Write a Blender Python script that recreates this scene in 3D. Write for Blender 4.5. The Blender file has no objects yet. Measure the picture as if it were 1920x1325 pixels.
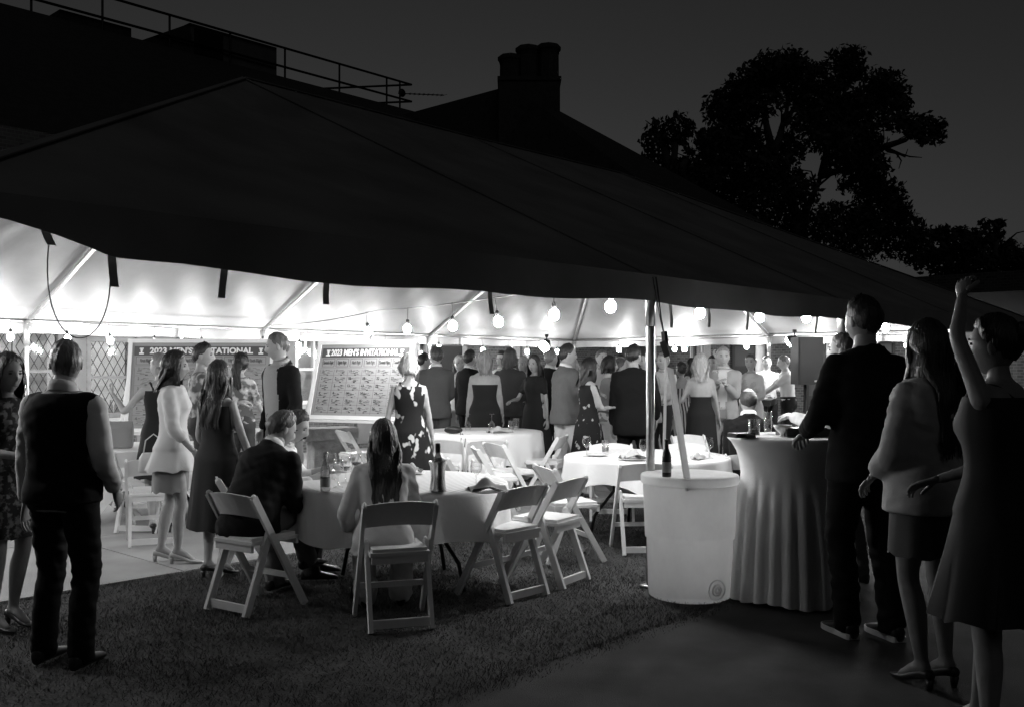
import bpy, math, random
import numpy as np
from mathutils import Vector, Matrix

R = math.radians
rng = np.random.RandomState(7)
random.seed(7)
sc = bpy.context.scene
col = sc.collection

# ------------------------------------------------------------------ camera, sky, exposure
HC, F = 1.55, 1800.0                      # eye height (m) and focal length in photograph pixels
cam = bpy.data.cameras.new('camera')
cam.sensor_width = 36.0
cam.lens = 36.0 * F / 1920.0
cam.shift_y = (692 - 662.5) / 1920.0
cam.clip_end = 3000
camo = bpy.data.objects.new('camera', cam)
camo.location = (0, 0, HC)
camo.rotation_euler = (R(90), 0, 0)
col.objects.link(camo)
sc.camera = camo

world = bpy.data.worlds.new('World')
sc.world = world
world.use_nodes = True
wn = world.node_tree
bg = wn.nodes['Background']
sky = wn.nodes.new('ShaderNodeTexSky')
sky.sky_type = 'NISHITA'
sky.sun_disc = False
sky.sun_elevation = R(-4.0)
sky.sun_rotation = R(-14)
sky.air_density = 1.0
sky.dust_density = 2.0
bw = wn.nodes.new('ShaderNodeRGBToBW')
wn.links.new(sky.outputs[0], bw.inputs[0])
wn.links.new(bw.outputs[0], bg.inputs[0])
bg.inputs[1].default_value = 0.36

sun = bpy.data.lights.new('front_fill', 'SUN')
sun.energy = 0.048  # added weak fill from behind the camera for barrel, skirt and chair backs
sun.angle = R(30)
sun.color = (1, 1, 1)
suno = bpy.data.objects.new('front_fill', sun)
suno.rotation_euler = (R(52), 0, R(12))
col.objects.link(suno)

sc.view_settings.view_transform = 'Standard'
sc.view_settings.look = 'None'
sc.view_settings.exposure = 0.0
sc.view_settings.gamma = 1.0
sc.view_settings.use_curve_mapping = False
sc.cycles.use_denoising = True
sc.cycles.max_bounces = 6
sc.cycles.diffuse_bounces = 4
sc.cycles.glossy_bounces = 2
sc.cycles.transparent_max_bounces = 12
sc.cycles.caustics_reflective = False
sc.cycles.caustics_refractive = False
sc.cycles.sample_clamp_indirect = 6.0
BULB = 580.0                              # radiance of a festoon bulb

# ------------------------------------------------------------------ places
TH = 0.8267                               # the tent's long side against the picture plane
D1 = np.array([math.cos(TH), math.sin(TH), 0.0])
D2 = np.array([-math.sin(TH), math.cos(TH), 0.0])
C0 = np.array([0.9865, 6.84, 0.0])
TW, ZE, ZR, AN, AR, AL = 9.28, 2.213, 4.48, -4.62, -0.41, 10.62
AM, AR2 = 2.85, AL - TW / 2

def T(a, d, z=0.0):
    """tent axes (along, across, up) to world"""
    return C0 + a * D1 + d * D2 + np.array([0, 0, z])

def at(px, Z):
    """x on the ground for a photograph column at depth Z"""
    return (px - 960.0) / F * Z

def lift(px, py, Z):
    return np.array([(px - 960.0) / F * Z, Z, HC + (692 - py) * Z / F])

# ------------------------------------------------------------------ materials
MATS = {}
def mat(name, v=0.5, rough=0.6, var=0.0, scale=8.0, bump=0.0, bscale=40.0, metal=0.0, stretch=None,
        emit=0.0, sheen=0.0, trans=0.0, spec=0.4, sss=0.0):
    if name in MATS:
        return MATS[name]
    m = bpy.data.materials.new(name)
    m.use_nodes = True
    nt = m.node_tree
    p = nt.nodes['Principled BSDF']
    p.inputs['Roughness'].default_value = rough
    p.inputs['Metallic'].default_value = metal
    p.inputs['Specular IOR Level'].default_value = spec
    p.inputs['Base Color'].default_value = (v, v, v, 1)
    if sheen:
        p.inputs['Sheen Weight'].default_value = sheen
    if trans:
        p.inputs['Transmission Weight'].default_value = trans
    if sss:
        p.inputs['Subsurface Weight'].default_value = sss
        p.inputs['Subsurface Radius'].default_value = (0.05, 0.05, 0.05)
    if emit:
        p.inputs['Emission Color'].default_value = (1, 1, 1, 1)
        p.inputs['Emission Strength'].default_value = emit
    tc = nt.nodes.new('ShaderNodeTexCoord')
    src = tc.outputs['Object']
    if stretch:
        mp = nt.nodes.new('ShaderNodeMapping')
        mp.inputs['Scale'].default_value = stretch
        nt.links.new(src, mp.inputs[0]); src = mp.outputs[0]
    if var:
        n = nt.nodes.new('ShaderNodeTexNoise')
        n.inputs['Scale'].default_value = scale
        n.inputs['Detail'].default_value = 6
        nt.links.new(src, n.inputs['Vector'])
        rp = nt.nodes.new('ShaderNodeMapRange')
        rp.inputs[1].default_value = 0.25; rp.inputs[2].default_value = 0.75
        rp.inputs[3].default_value = v * (1 - var); rp.inputs[4].default_value = min(0.95, v * (1 + var))
        nt.links.new(n.outputs[0], rp.inputs[0])
        nt.links.new(rp.outputs[0], p.inputs['Base Color'])
    if bump:
        n2 = nt.nodes.new('ShaderNodeTexNoise')
        n2.inputs['Scale'].default_value = bscale
        n2.inputs['Detail'].default_value = 4
        nt.links.new(src, n2.inputs['Vector'])
        b = nt.nodes.new('ShaderNodeBump')
        b.inputs['Strength'].default_value = bump
        b.inputs['Distance'].default_value = 0.02
        nt.links.new(n2.outputs[0], b.inputs['Height'])
        nt.links.new(b.outputs[0], p.inputs['Normal'])
    MATS[name] = m
    return m

def ramp_mat(name, kind, lo, hi, a, b, scale, rough=0.8, stretch=None, rot=0.0):
    """two-tone printed cloth or masonry: kind is 'noise', 'voronoi', 'wave' or 'brick'"""
    if name in MATS:
        return MATS[name]
    m = bpy.data.materials.new(name); m.use_nodes = True
    nt = m.node_tree; p = nt.nodes['Principled BSDF']
    p.inputs['Roughness'].default_value = rough
    p.inputs['Specular IOR Level'].default_value = 0.2
    tc = nt.nodes.new('ShaderNodeTexCoord')
    mp = nt.nodes.new('ShaderNodeMapping')
    mp.inputs['Scale'].default_value = stretch or (1, 1, 1)
    mp.inputs['Rotation'].default_value = (0, 0, rot)
    nt.links.new(tc.outputs['Object'], mp.inputs[0])
    if kind == 'voronoi':
        t = nt.nodes.new('ShaderNodeTexVoronoi'); t.inputs['Scale'].default_value = scale
        nz = nt.nodes.new('ShaderNodeTexNoise'); nz.inputs['Scale'].default_value = scale * 0.9
        mx = nt.nodes.new('ShaderNodeMix'); mx.data_type = 'VECTOR'; mx.inputs[0].default_value = 0.16
        nt.links.new(mp.outputs[0], mx.inputs[4]); nt.links.new(mp.outputs[0], nz.inputs['Vector'])
        nt.links.new(nz.outputs['Color'], mx.inputs[5]); nt.links.new(mx.outputs[1], t.inputs['Vector'])
        out = t.outputs['Distance']
    elif kind == 'wave':
        t = nt.nodes.new('ShaderNodeTexWave'); t.inputs['Scale'].default_value = scale
        t.inputs['Distortion'].default_value = 0.6
        nt.links.new(mp.outputs[0], t.inputs['Vector']); out = t.outputs['Fac']
    elif kind == 'brick':
        t = nt.nodes.new('ShaderNodeTexBrick'); t.inputs['Scale'].default_value = scale
        t.inputs['Color1'].default_value = (0.2, 0.2, 0.2, 1); t.inputs['Color2'].default_value = (0.55, 0.55, 0.55, 1)
        t.inputs['Mortar'].default_value = (1, 1, 1, 1)
        sx = nt.nodes.new('ShaderNodeSeparateXYZ'); ad = nt.nodes.new('ShaderNodeMath'); cb = nt.nodes.new('ShaderNodeCombineXYZ')
        nt.links.new(mp.outputs[0], sx.inputs[0]); nt.links.new(sx.outputs[0], ad.inputs[0]); nt.links.new(sx.outputs[1], ad.inputs[1])
        nt.links.new(ad.outputs[0], cb.inputs[0]); nt.links.new(sx.outputs[2], cb.inputs[1])
        nt.links.new(cb.outputs[0], t.inputs['Vector']); out = t.outputs['Color']
    else:
        t = nt.nodes.new('ShaderNodeTexNoise'); t.inputs['Scale'].default_value = scale
        t.inputs['Detail'].default_value = 5
        nt.links.new(mp.outputs[0], t.inputs['Vector']); out = t.outputs[0]
    rp = nt.nodes.new('ShaderNodeMapRange')
    rp.inputs[1].default_value = a; rp.inputs[2].default_value = b
    rp.inputs[3].default_value = lo; rp.inputs[4].default_value = hi
    nt.links.new(out, rp.inputs[0]); nt.links.new(rp.outputs[0], p.inputs['Base Color'])
    MATS[name] = m
    return m

def glass_mat(name='clear_glass', tint=1.0, refl=0.12):
    if name in MATS:
        return MATS[name]
    m = bpy.data.materials.new(name); m.use_nodes = True
    nt = m.node_tree; nt.nodes.clear()
    o = nt.nodes.new('ShaderNodeOutputMaterial'); mx = nt.nodes.new('ShaderNodeMixShader')
    tr = nt.nodes.new('ShaderNodeBsdfTransparent'); tr.inputs[0].default_value = (tint, tint, tint, 1)
    gl = nt.nodes.new('ShaderNodeBsdfGlossy'); gl.inputs['Roughness'].default_value = 0.03
    lw = nt.nodes.new('ShaderNodeLayerWeight'); lw.inputs[0].default_value = 0.35
    mr = nt.nodes.new('ShaderNodeMapRange'); mr.inputs[3].default_value = refl * 0.5; mr.inputs[4].default_value = 0.85
    nt.links.new(lw.outputs['Facing'], mr.inputs[0]); nt.links.new(mr.outputs[0], mx.inputs[0])
    nt.links.new(tr.outputs[0], mx.inputs[1]); nt.links.new(gl.outputs[0], mx.inputs[2])
    nt.links.new(mx.outputs[0], o.inputs[0])
    MATS[name] = m
    return m

def translucent_mat(name, v, mixf=0.4, rough=0.5):
    if name in MATS:
        return MATS[name]
    m = bpy.data.materials.new(name); m.use_nodes = True
    nt = m.node_tree; p = nt.nodes['Principled BSDF']; o = nt.nodes['Material Output']
    p.inputs['Base Color'].default_value = (v, v, v, 1); p.inputs['Roughness'].default_value = rough
    t = nt.nodes.new('ShaderNodeBsdfTranslucent'); t.inputs[0].default_value = (v, v, v, 1)
    mx = nt.nodes.new('ShaderNodeMixShader'); mx.inputs[0].default_value = mixf
    tc = nt.nodes.new('ShaderNodeTexCoord'); n = nt.nodes.new('ShaderNodeTexNoise')
    n.inputs['Scale'].default_value = 3.0
    bp = nt.nodes.new('ShaderNodeBump'); bp.inputs['Strength'].default_value = 0.15
    nt.links.new(tc.outputs['Object'], n.inputs['Vector']); nt.links.new(n.outputs[0], bp.inputs['Height'])
    nt.links.new(bp.outputs[0], p.inputs['Normal'])
    n2 = nt.nodes.new('ShaderNodeTexNoise'); n2.inputs['Scale'].default_value = 4.5; n2.inputs['Detail'].default_value = 8; n2.inputs['Roughness'].default_value = .7
    mr = nt.nodes.new('ShaderNodeMapRange'); mr.inputs[1].default_value = .3; mr.inputs[2].default_value = .62; mr.inputs[3].default_value = v * .9; mr.inputs[4].default_value = v
    mp = nt.nodes.new('ShaderNodeMapping'); mp.inputs['Scale'].default_value = (1, 1, .6); nt.links.new(tc.outputs['Object'], mp.inputs[0]); nt.links.new(mp.outputs[0], n2.inputs['Vector'])
    nt.links.new(n2.outputs[0], mr.inputs[0]); nt.links.new(mr.outputs[0], p.inputs['Base Color']); nt.links.new(mr.outputs[0], t.inputs[0])
    nt.links.new(p.outputs[0], mx.inputs[1]); nt.links.new(t.outputs[0], mx.inputs[2])
    nt.links.new(mx.outputs[0], o.inputs[0])
    MATS[name] = m
    return m

# ------------------------------------------------------------------ mesh builder
def frame_of(t):
    t = t / (np.linalg.norm(t) + 1e-9)
    u = np.array([0, 0, 1.0]) if abs(t[2]) < 0.9 else np.array([1.0, 0, 0])
    n = np.cross(t, u); n /= np.linalg.norm(n)
    return n, np.cross(n, t)

class B:
    def __init__(s):
        s.v, s.f, s.m, s.n = [], [], [], 0
    def add(s, V, Fc, mi=0):
        V = np.asarray(V, float).reshape(-1, 3)
        s.v.append(V)
        k = s.n
        for f in Fc:
            s.f.append(tuple(int(i) + k for i in f)); s.m.append(mi)
        s.n += len(V)
        return s
    def box(s, c, size, rot=None, mi=0):
        h = np.array(size) / 2.0
        V = np.array([[x, y, z] for x in (-1, 1) for y in (-1, 1) for z in (-1, 1)]) * h
        if rot is not None:
            V = V @ np.array(rot).T
        return s.add(V + np.array(c), [(0, 1, 3, 2), (4, 6, 7, 5), (0, 4, 5, 1), (2, 3, 7, 6), (0, 2, 6, 4), (1, 5, 7, 3)], mi)
    def beam(s, p, q, w, h, up=(0, 0, 1), mi=0):
        p, q = np.array(p, float), np.array(q, float)
        t = q - p; L = np.linalg.norm(t); t = t / L
        u = np.array(up, float); x = np.cross(t, u); x /= np.linalg.norm(x); u = np.cross(x, t)
        return s.box((p + q) / 2, (w, L, h), np.array([x, t, u]).T, mi)
    def loft(s, rings, mi=0, cap=True):
        n = len(rings[0]); V = np.concatenate(rings); Fc = []
        for i in range(len(rings) - 1):
            for j in range(n):
                k = (j + 1) % n
                Fc.append((i * n + j, i * n + k, (i + 1) * n + k, (i + 1) * n + j))
        if cap:
            Fc.append(tuple(range(n))[::-1]); Fc.append(tuple((len(rings) - 1) * n + j for j in range(n)))
        return s.add(V, Fc, mi)
    def tube(s, pts, r, n=8, mi=0, rnd=False, cap=True):
        P = np.array(pts, float); k = len(P)
        rr = np.full(k, r, float) if np.isscalar(r) else np.array(r, float)
        if rnd:
            t0 = P[0] - P[1]; t0 /= np.linalg.norm(t0) + 1e-9
            t1 = P[-1] - P[-2]; t1 /= np.linalg.norm(t1) + 1e-9
            P = np.concatenate([[P[0] + t0 * rr[0] * .95, P[0] + t0 * rr[0] * .6], P, [P[-1] + t1 * rr[-1] * .6, P[-1] + t1 * rr[-1] * .95]])
            rr = np.concatenate([[rr[0] * .3, rr[0] * .8], rr, [rr[-1] * .8, rr[-1] * .3]])
            k = len(P)
        tg = np.gradient(P, axis=0)
        nrm, _ = frame_of(tg[0]); rings = []
        an = np.arange(n) * 2 * math.pi / n
        for i in range(k):
            t = tg[i] / (np.linalg.norm(tg[i]) + 1e-9)
            nrm = nrm - t * (nrm @ t); nrm /= np.linalg.norm(nrm) + 1e-9
            b = np.cross(t, nrm)
            rings.append(P[i] + rr[i] * (np.cos(an)[:, None] * nrm + np.sin(an)[:, None] * b))
        return s.loft(rings, mi, cap)
    def lathe(s, prof, n=20, c=(0, 0, 0), mi=0, cap=True):
        an = np.arange(n) * 2 * math.pi / n
        rings = [np.stack([r * np.cos(an), r * np.sin(an), np.full(n, z)], 1) + np.array(c) for r, z in prof]
        return s.loft(rings, mi, cap)
    def ell(s, c, r, n=12, m=8, mi=0, rot=None):
        an = np.arange(n) * 2 * math.pi / n; rings = []
        for i in range(m + 1):
            t = math.pi * (0.02 + 0.96 * i / m)
            V = np.stack([math.sin(t) * np.cos(an) * r[0], math.sin(t) * np.sin(an) * r[1], np.full(n, math.cos(t) * r[2])], 1)
            if rot is not None:
                V = V @ np.array(rot).T
            rings.append(V + np.array(c))
        return s.loft(rings[::-1], mi)
    def grid(s, P, mi=0, flip=False):
        P = np.asarray(P); a, b = P.shape[:2]; Fc = []
        for i in range(a - 1):
            for j in range(b - 1):
                q = (i * b + j, i * b + j + 1, (i + 1) * b + j + 1, (i + 1) * b + j)
                Fc.append(q[::-1] if flip else q)
        return s.add(P.reshape(-1, 3), Fc, mi)
    def verts(s):
        return np.concatenate(s.v) if s.v else np.zeros((0, 3))
    def mesh(s, name, mats, smooth=False):
        me = bpy.data.meshes.new(name)
        me.from_pydata(s.verts().tolist(), [], s.f)
        for m in (mats if isinstance(mats, (list, tuple)) else [mats]):
            me.materials.append(m)
        me.polygons.foreach_set('material_index', s.m)
        if smooth:
            me.polygons.foreach_set('use_smooth', [True] * len(me.polygons))
        me.update()
        return me

def link(name, data, parent=None, **props):
    o = bpy.data.objects.new(name, data)
    col.objects.link(o)
    if parent is not None:
        o.parent = parent
    for k, v in props.items():
        o[k] = v
    return o
def put(name, b, mats, parent=None, smooth=False, **props):
    return link(name, b.mesh(name, mats, smooth), parent, **props)
def empty(name, loc=(0, 0, 0), rz=0.0, **props):
    o = link(name, None, None, **props)
    o.location = tuple(loc); o.rotation_euler = (0, 0, rz)
    o.empty_display_size = 0.1
    return o
def copy_tree(o, parent=None):
    c = o.copy(); col.objects.link(c); c.parent = parent
    for ch in o.children:
        copy_tree(ch, c)
    return c

# ------------------------------------------------------------------ shared materials
m_black_iron = mat('dark_metal', 0.03, 0.45, metal=0.6)
m_steel = mat('galvanised_steel', 0.5, 0.35, metal=0.9, var=0.15, scale=30)
m_chair = mat('white_resin', 0.78, 0.42, var=0.05, scale=14)
m_cloth = mat('white_tablecloth', 0.8, 0.85, bump=0.12, bscale=25)
m_brick = ramp_mat('facade_brick', 'brick', 0.05, 0.2, 0.1, 1.0, 4.5)
m_roof = mat('slate_roof', 0.05, 0.9, var=0.3, scale=5, bump=0.3, bscale=12)
m_trim = mat('white_painted_trim', 0.75, 0.5, var=0.05)
m_glass = glass_mat()
m_darkwood = mat('dark_painted_wood', 0.035, 0.6, var=0.2, scale=6)
m_tent_out = mat('tent_fabric_outside', 0.24, 0.75, var=0.3, scale=1.3, bump=0.45, bscale=3.5)
m_tent_in = mat('tent_fabric_inside', 0.175, 0.55, var=0.10, scale=2.2, bump=0.35, bscale=4)
m_web = mat('webbing_strap', 0.35, 0.9)
m_cable = mat('black_cable', 0.03, 0.6)
m_bulb = mat('lit_bulb', 0.9, 0.3, emit=BULB)

# ------------------------------------------------------------------ ground
b = B(); b.box((0, 300, -0.55), (1600, 1600, 1.0), mi=0)
m_soil = mat('lawn_soil', 0.04, 0.95, var=0.55, scale=3.0, bump=0.6, bscale=60)
put('ground', b, m_soil, kind='structure').location = (0, 0, 0.05 - 0.002)

# the paved cart path in front of the tent
def slab_poly(pts, z0, z1):
    bb = B(); n = len(pts)
    V = [(p[0], p[1], z0) for p in pts] + [(p[0], p[1], z1) for p in pts]
    Fc = [tuple(range(n))[::-1], tuple(range(n, 2 * n))] + [(i, (i + 1) % n, n + (i + 1) % n, n + i) for i in range(n)]
    return bb.add(V, Fc)
edge = []
for a in np.arange(-9, 26, 0.25):
    edge.append(T(a, -0.62 + 0.05 * math.sin(a * 2.1) + 0.03 * math.sin(a * 5.3 + 1)))
far_edge = [T(25.8, -4.6), T(-9, -4.6)]
m_path = mat('asphalt_path', 0.044, 0.92, var=0.45, scale=2.6, bump=0.5, bscale=220)
put('path', slab_poly([p for p in edge] + far_edge, -0.1, 0.006), m_path, kind='structure')

# concrete patio between the lawn and the clubhouse, cast in slabs
patio = empty('patio', (0, 0, 0), kind='structure')
m_conc = mat('concrete_slab', 0.32, 0.85, var=0.18, scale=2.2, bump=0.2, bscale=90)
for i, a in enumerate(np.arange(-8.0, 22.0, 2.0)):
    for j, d in enumerate(np.arange(2.9, 11.0, 2.0)):
        d1_ = min(d + 1.985, 10.98)
        hz = 0.012 + 0.002 * rng.rand()
        put('slab', slab_poly([T(a, d), T(a + 1.985, d), T(a + 1.985, d1_), T(a, d1_)], -0.1, hz), m_conc, patio)

# grass blades on the lawn strip
NB = 190000
aa = rng.uniform(-6.5, 9.5, NB * 2); dd = -0.66 + 3.6 * rng.rand(NB * 2)
ragged = rng.rand(NB * 2) < .05; dd[ragged] = -0.60 - .16 * rng.rand(int(ragged.sum())) ** 2
P = C0[None] + aa[:, None] * D1 + dd[:, None] * D2
ok = (P[:, 1] > 3.6) & (np.abs(P[:, 0]) < P[:, 1] * 0.6)
P = P[ok][:NB]; n = len(P)
clump = 0.5 + 0.5 * np.sin(P[:, 0] * 3.1 + 1.7 * np.sin(P[:, 1] * 2.3)) * np.sin(P[:, 1] * 3.7 + P[:, 0])
hh = rng.uniform(0.010, 0.024, n) * (0.6 + 0.6 * clump)
an = rng.rand(n) * 6.283; w = rng.uniform(0.0015, 0.003, n)
dx = np.stack([np.cos(an), np.sin(an), np.zeros(n)], 1) * w[:, None]
ln = rng.normal(0, 0.012, (n, 3)); ln[:, 2] = hh
V = np.stack([P - dx, P + dx, P + dx * 0.3 + ln, P - dx * 0.3 + ln], 1).reshape(-1, 3)
me = bpy.data.meshes.new('lawn_grass')
me.vertices.add(n * 4); me.vertices.foreach_set('co', V.ravel())
me.loops.add(n * 4); me.loops.foreach_set('vertex_index', np.arange(n * 4))
me.polygons.add(n); me.polygons.foreach_set('loop_start', np.arange(n) * 4)
me.update(); me.validate()
me.materials.append(mat('grass_blade', 0.056, 0.7, var=0.4, scale=6))
link('lawn_grass', me, kind='stuff', label='short mown lawn grass under the tent edge', category='grass')

# ------------------------------------------------------------------ the tent
tent = empty('frame_tent', C0, TH, label='large pole frame party tent with pale lit lining, spanning the patio', category='tent')
def L(a, d, z=0.0):
    return np.array([a, d, z], float)
NL, NC, N2, N3, NR = [L(x, 0, ZE) for x in (AN, 0.0, 3.2, 6.3, AL)]
FL, F1, F2, F3, FR = [L(x, TW, ZE) for x in (AN, -0.76, 2.8, 6.35, AL)]
ML, MR = L(AN, TW / 2, ZE), L(AL, TW / 2, ZE)
P1, PM, P2 = L(AR, TW / 2, ZR), L(AM, TW / 2, ZR - 0.02), L(AR2, TW / 2, ZR)

def panel(A0, A1, B0, B1, sag=0.07, nu=40, nv=30):
    u = np.linspace(0, 1, nu)[:, None, None]; v = np.linspace(0, 1, nv)[None, :, None]
    Q = (A0 * (1 - u) + A1 * u) * (1 - v) + (B0 * (1 - u) + B1 * u) * v
    nm = np.cross(A1 - A0, (B0 + B1) / 2 - A0); nm /= np.linalg.norm(nm)
    if nm[2] < 0:
        nm = -nm
    wr = 0.012 * np.sin(u * 23 + v * 9) * np.sin(v * 13 - u * 5) + 0.009 * np.sin(u * 47 + 6 * v) * (1 - v) + 0.006 * np.sin(v * 31 + 9 * u)
    Q = Q - nm * (sag * np.sin(math.pi * u) * np.sin(math.pi * np.clip(v, 0, 1)) ** 0.8 + wr * np.sin(math.pi * u) * np.sin(math.pi * v))
    fl = np.cross(Q[1, 0] - Q[0, 0], Q[0, 1] - Q[0, 0])[2] < 0
    b = B()
    b.grid(Q, 0, fl)
    b.grid(Q - np.array([0, 0, 0.012]), 1, not fl)
    return b
for q in [(NL, NC, P1, P1), (NC, N2, P1, PM), (N2, N3, PM, P2), (N3, NR, P2, P2),
          (FL, F1, P1, P1), (F1, F2, P1, PM), (F2, F3, PM, P2), (F3, FR, P2, P2),
          (NL, ML, P1, P1), (ML, FL, P1, P1), (NR, MR, P2, P2), (MR, FR, P2, P2)]:
    put('canopy_panel', panel(*q), [m_tent_out, m_tent_in], tent, True)
# welded seams standing proud over each rafter
for p, q in [(NC, P1), (N2, PM), (N3, P2), (NR, P2), (NL, P1), (FL, P1), (FR, P2), (ML, P1), (P1, PM), (PM, P2)]:
    b = B(); b.beam(p + [0, 0, 0.006], q + [0, 0, 0.006], 0.07, 0.008); put('seam', b, m_tent_out, tent)
dn = np.array([0, 0, -0.06])
for p, q in [(NC, P1), (N2, PM), (N3, P2), (F1, P1), (F2, PM), (F3, P2), (NL, P1), (FL, P1), (FR, P2), (NR, P2), (ML, P1), (MR, P2), (P1, PM), (PM, P2)]:
    b = B(); b.tube([p + dn, q + dn], 0.028, 8); put('rafter', b, m_steel, tent, True)
for p, q in [(NL, NC), (NC, N2), (N2, N3), (N3, NR), (FL, F1), (F1, F2), (F2, F3), (F3, FR), (NL, ML), (ML, FL), (NR, MR), (MR, FR)]:
    b = B(); b.tube([p + dn * .6, q + dn * .6], 0.026, 8); put('eave_bar', b, m_steel, tent, True)
for p in (NL, NC, N2, N3, NR, FL, F1, F2, F3, FR, ML, MR):
    b = B(); b.tube([L(p[0], p[1], 0.01), L(p[0], p[1], ZE - 0.05)], 0.03, 14)
    b.tube([L(p[0], p[1], ZE - 0.36), L(p[0], p[1], ZE - 0.05)], 0.036, 14)
    b.box((p[0], p[1], 0.012), (0.12, 0.12, 0.012))
    o = put('pole', b, m_steel, tent, True)
def vh(a):                                      # the front valance is hitched up towards its free corner
    return float(np.interp(a, [-4.62, -4.33, -4.157, -4.01, -3.92, -2.95, -2.11, -0.8, 0], [0.07, 0.09, 0.125, 0.173, 0.208, 0.242, 0.232, 0.21, 0.182]))
def valance(p, q, hf, out):
    n = max(8, int(np.linalg.norm(q - p) / 0.06)); t = np.linspace(0, 1, n); k = 5
    o = np.array(out, float); Q = np.zeros((n, k + 1, 3))
    for i, ti in enumerate(t):
        c = p * (1 - ti) + q * ti
        h = hf(c[0] if abs(o[1]) > .5 else c[1])
        s_ = c[0] if abs(o[1]) > .5 else c[1]
        for j in range(k + 1):
            v = j / k
            wv = 0.012 * v * math.sin(s_ * 6.0 + math.sin(s_ * 2.3)) + 0.005 * v * math.sin(s_ * 17)
            Q[i, j] = c + o * (0.035 + wv) + np.array([0, 0, 0.004 - v * (h + 0.008 * math.sin(s_ * 4.1))])
    b = B(); b.grid(Q, 0); b.grid(Q - o * 0.006, 1, True)
    return b
H0 = lambda s_: 0.2
for p, q, hf, out in [(NL, NC, vh, (0, -1, 0)), (NC, N2, lambda s_: 0.19 + 0.02 * math.sin(s_), (0, -1, 0)), (N2, N3, H0, (0, -1, 0)), (N3, NR, H0, (0, -1, 0)),
                      (FL, F1, H0, (0, 1, 0)), (F1, F2, H0, (0, 1, 0)), (F2, F3, H0, (0, 1, 0)), (F3, FR, H0, (0, 1, 0)),
                      (NL, ML, H0, (-1, 0, 0)), (ML, FL, H0, (-1, 0, 0)), (NR, MR, H0, (1, 0, 0)), (MR, FR, H0, (1, 0, 0))]:
    put('valance', valance(p, q, hf, out), [m_tent_out, m_tent_in], tent, True)
# lacing and tie straps
def strap(a, d, z, ln, sw=0.0, w=0.035, m=None):
    b = B(); n = 7; Q = np.zeros((n, 2, 3))
    for i in range(n):
        v = i / (n - 1)
        Q[i, 0] = (a - w / 2 + sw * v * v, d + 0.01 * math.sin(5 * v + a), z - ln * v)
        Q[i, 1] = (a + w / 2 + sw * v * v, d + 0.01 * math.sin(5 * v + a), z - ln * v)
    b.grid(Q); b.grid(Q + np.array([0, 0.003, 0]), 0, True)
    put('tie_strap', b, m or m_web, tent)
for px, ln, sw in [(78, .14, .05), (208, .29, .03), (426, .31, -.01), (618, .31, 0), (925, .31, .01), (1262, .33, 0), (1333, .31, 0), (1405, .31, 0), (1535, .31, 0)]:
    u = (px - 960) / F
    a = (C0[1] * u - C0[0]) / (D1[0] - u * D1[1])
    strap(a, 0.02, ZE - 0.03, ln, sw)
for d_ in (1.2, 2.6, 6.5, 8.0):
    strap(AL - 0.02, d_, ZE - 0.05, 0.27)
for a_ in (-3, -2, 0.3, 1.4, 3.6, 5, 7.2, 8.6, 9.6):
    strap(a_, TW - 0.02, ZE - 0.05, 0.24 + 0.06 * rng.rand())
# loose cable loop under the front eave
u = (100 - 960) / F; a0 = (C0[1] * u - C0[0]) / (D1[0] - u * D1[1])
u = (213 - 960) / F; a1 = (C0[1] * u - C0[0]) / (D1[0] - u * D1[1])
b = B(); pts = []
for t in np.linspace(0, 1, 24):
    x = a0 + (a1 - a0) * (0.5 - 0.5 * math.cos(math.pi * t)) - 0.06 * math.sin(math.pi * t) * (1 - t)
    pts.append((x, 0.03, 2.10 - 0.34 * math.sin(math.pi * t) ** 0.9 - 0.16 * t))
b.tube(pts, 0.0026, 6); put('cable_loop', b, m_cable, tent, True)
b = B(); b.ell((NL[0], -0.03, ZE - 0.04), (0.05, 0.05, 0.05)); put('corner_knob', b, m_black_iron, tent, True)
# guy line, ratchet and webbing from the front pole
gl = lambda px, py, Z: np.array([(lift(px, py, Z) - C0) @ D1, (lift(px, py, Z) - C0) @ D2, lift(px, py, Z)[2]])
b = B(); b.tube([gl(1230, 520, 6.78), gl(1240, 600, 6.7), gl(1246, 632, 6.66)], 0.006, 6); b.tube([gl(1224, 520, 6.75), gl(1236, 590, 6.7), gl(1245, 628, 6.66)], 0.004, 6)
put('guy_line', b, m_cable, tent, True)
b = B(); b.beam(gl(1245, 622, 6.66), gl(1250, 662, 6.64), 0.03, 0.03); b.beam(gl(1243, 640, 6.64), gl(1252, 668, 6.62), 0.02, 0.045); put('ratchet', b, m_black_iron, tent)
b = B(); b.beam(gl(1249, 660, 6.64), gl(1244, 905, 6.45), 0.022, 0.004, D2 if False else (1, 0, 0)); put('webbing', b, translucent_mat('pale_webbing', .8, .5), tent)
b = B(); b.beam(gl(1256, 690, 6.63), gl(1292, 920, 6.3), 0.012, 0.06, (1, 0, .2)); put('webbing', b, translucent_mat('pale_webbing', .8, .5), tent)
for pp in (FL, F1, F2, F3, FR):
    b = B(); b.beam(pp + [0.05, .03, -.1], L(pp[0] + .12, pp[1] + .5, 0.1), 0.05, 0.006, (1, 0, 0)); put('webbing', b, mat('white_webbing', .7, .8), tent)

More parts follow.
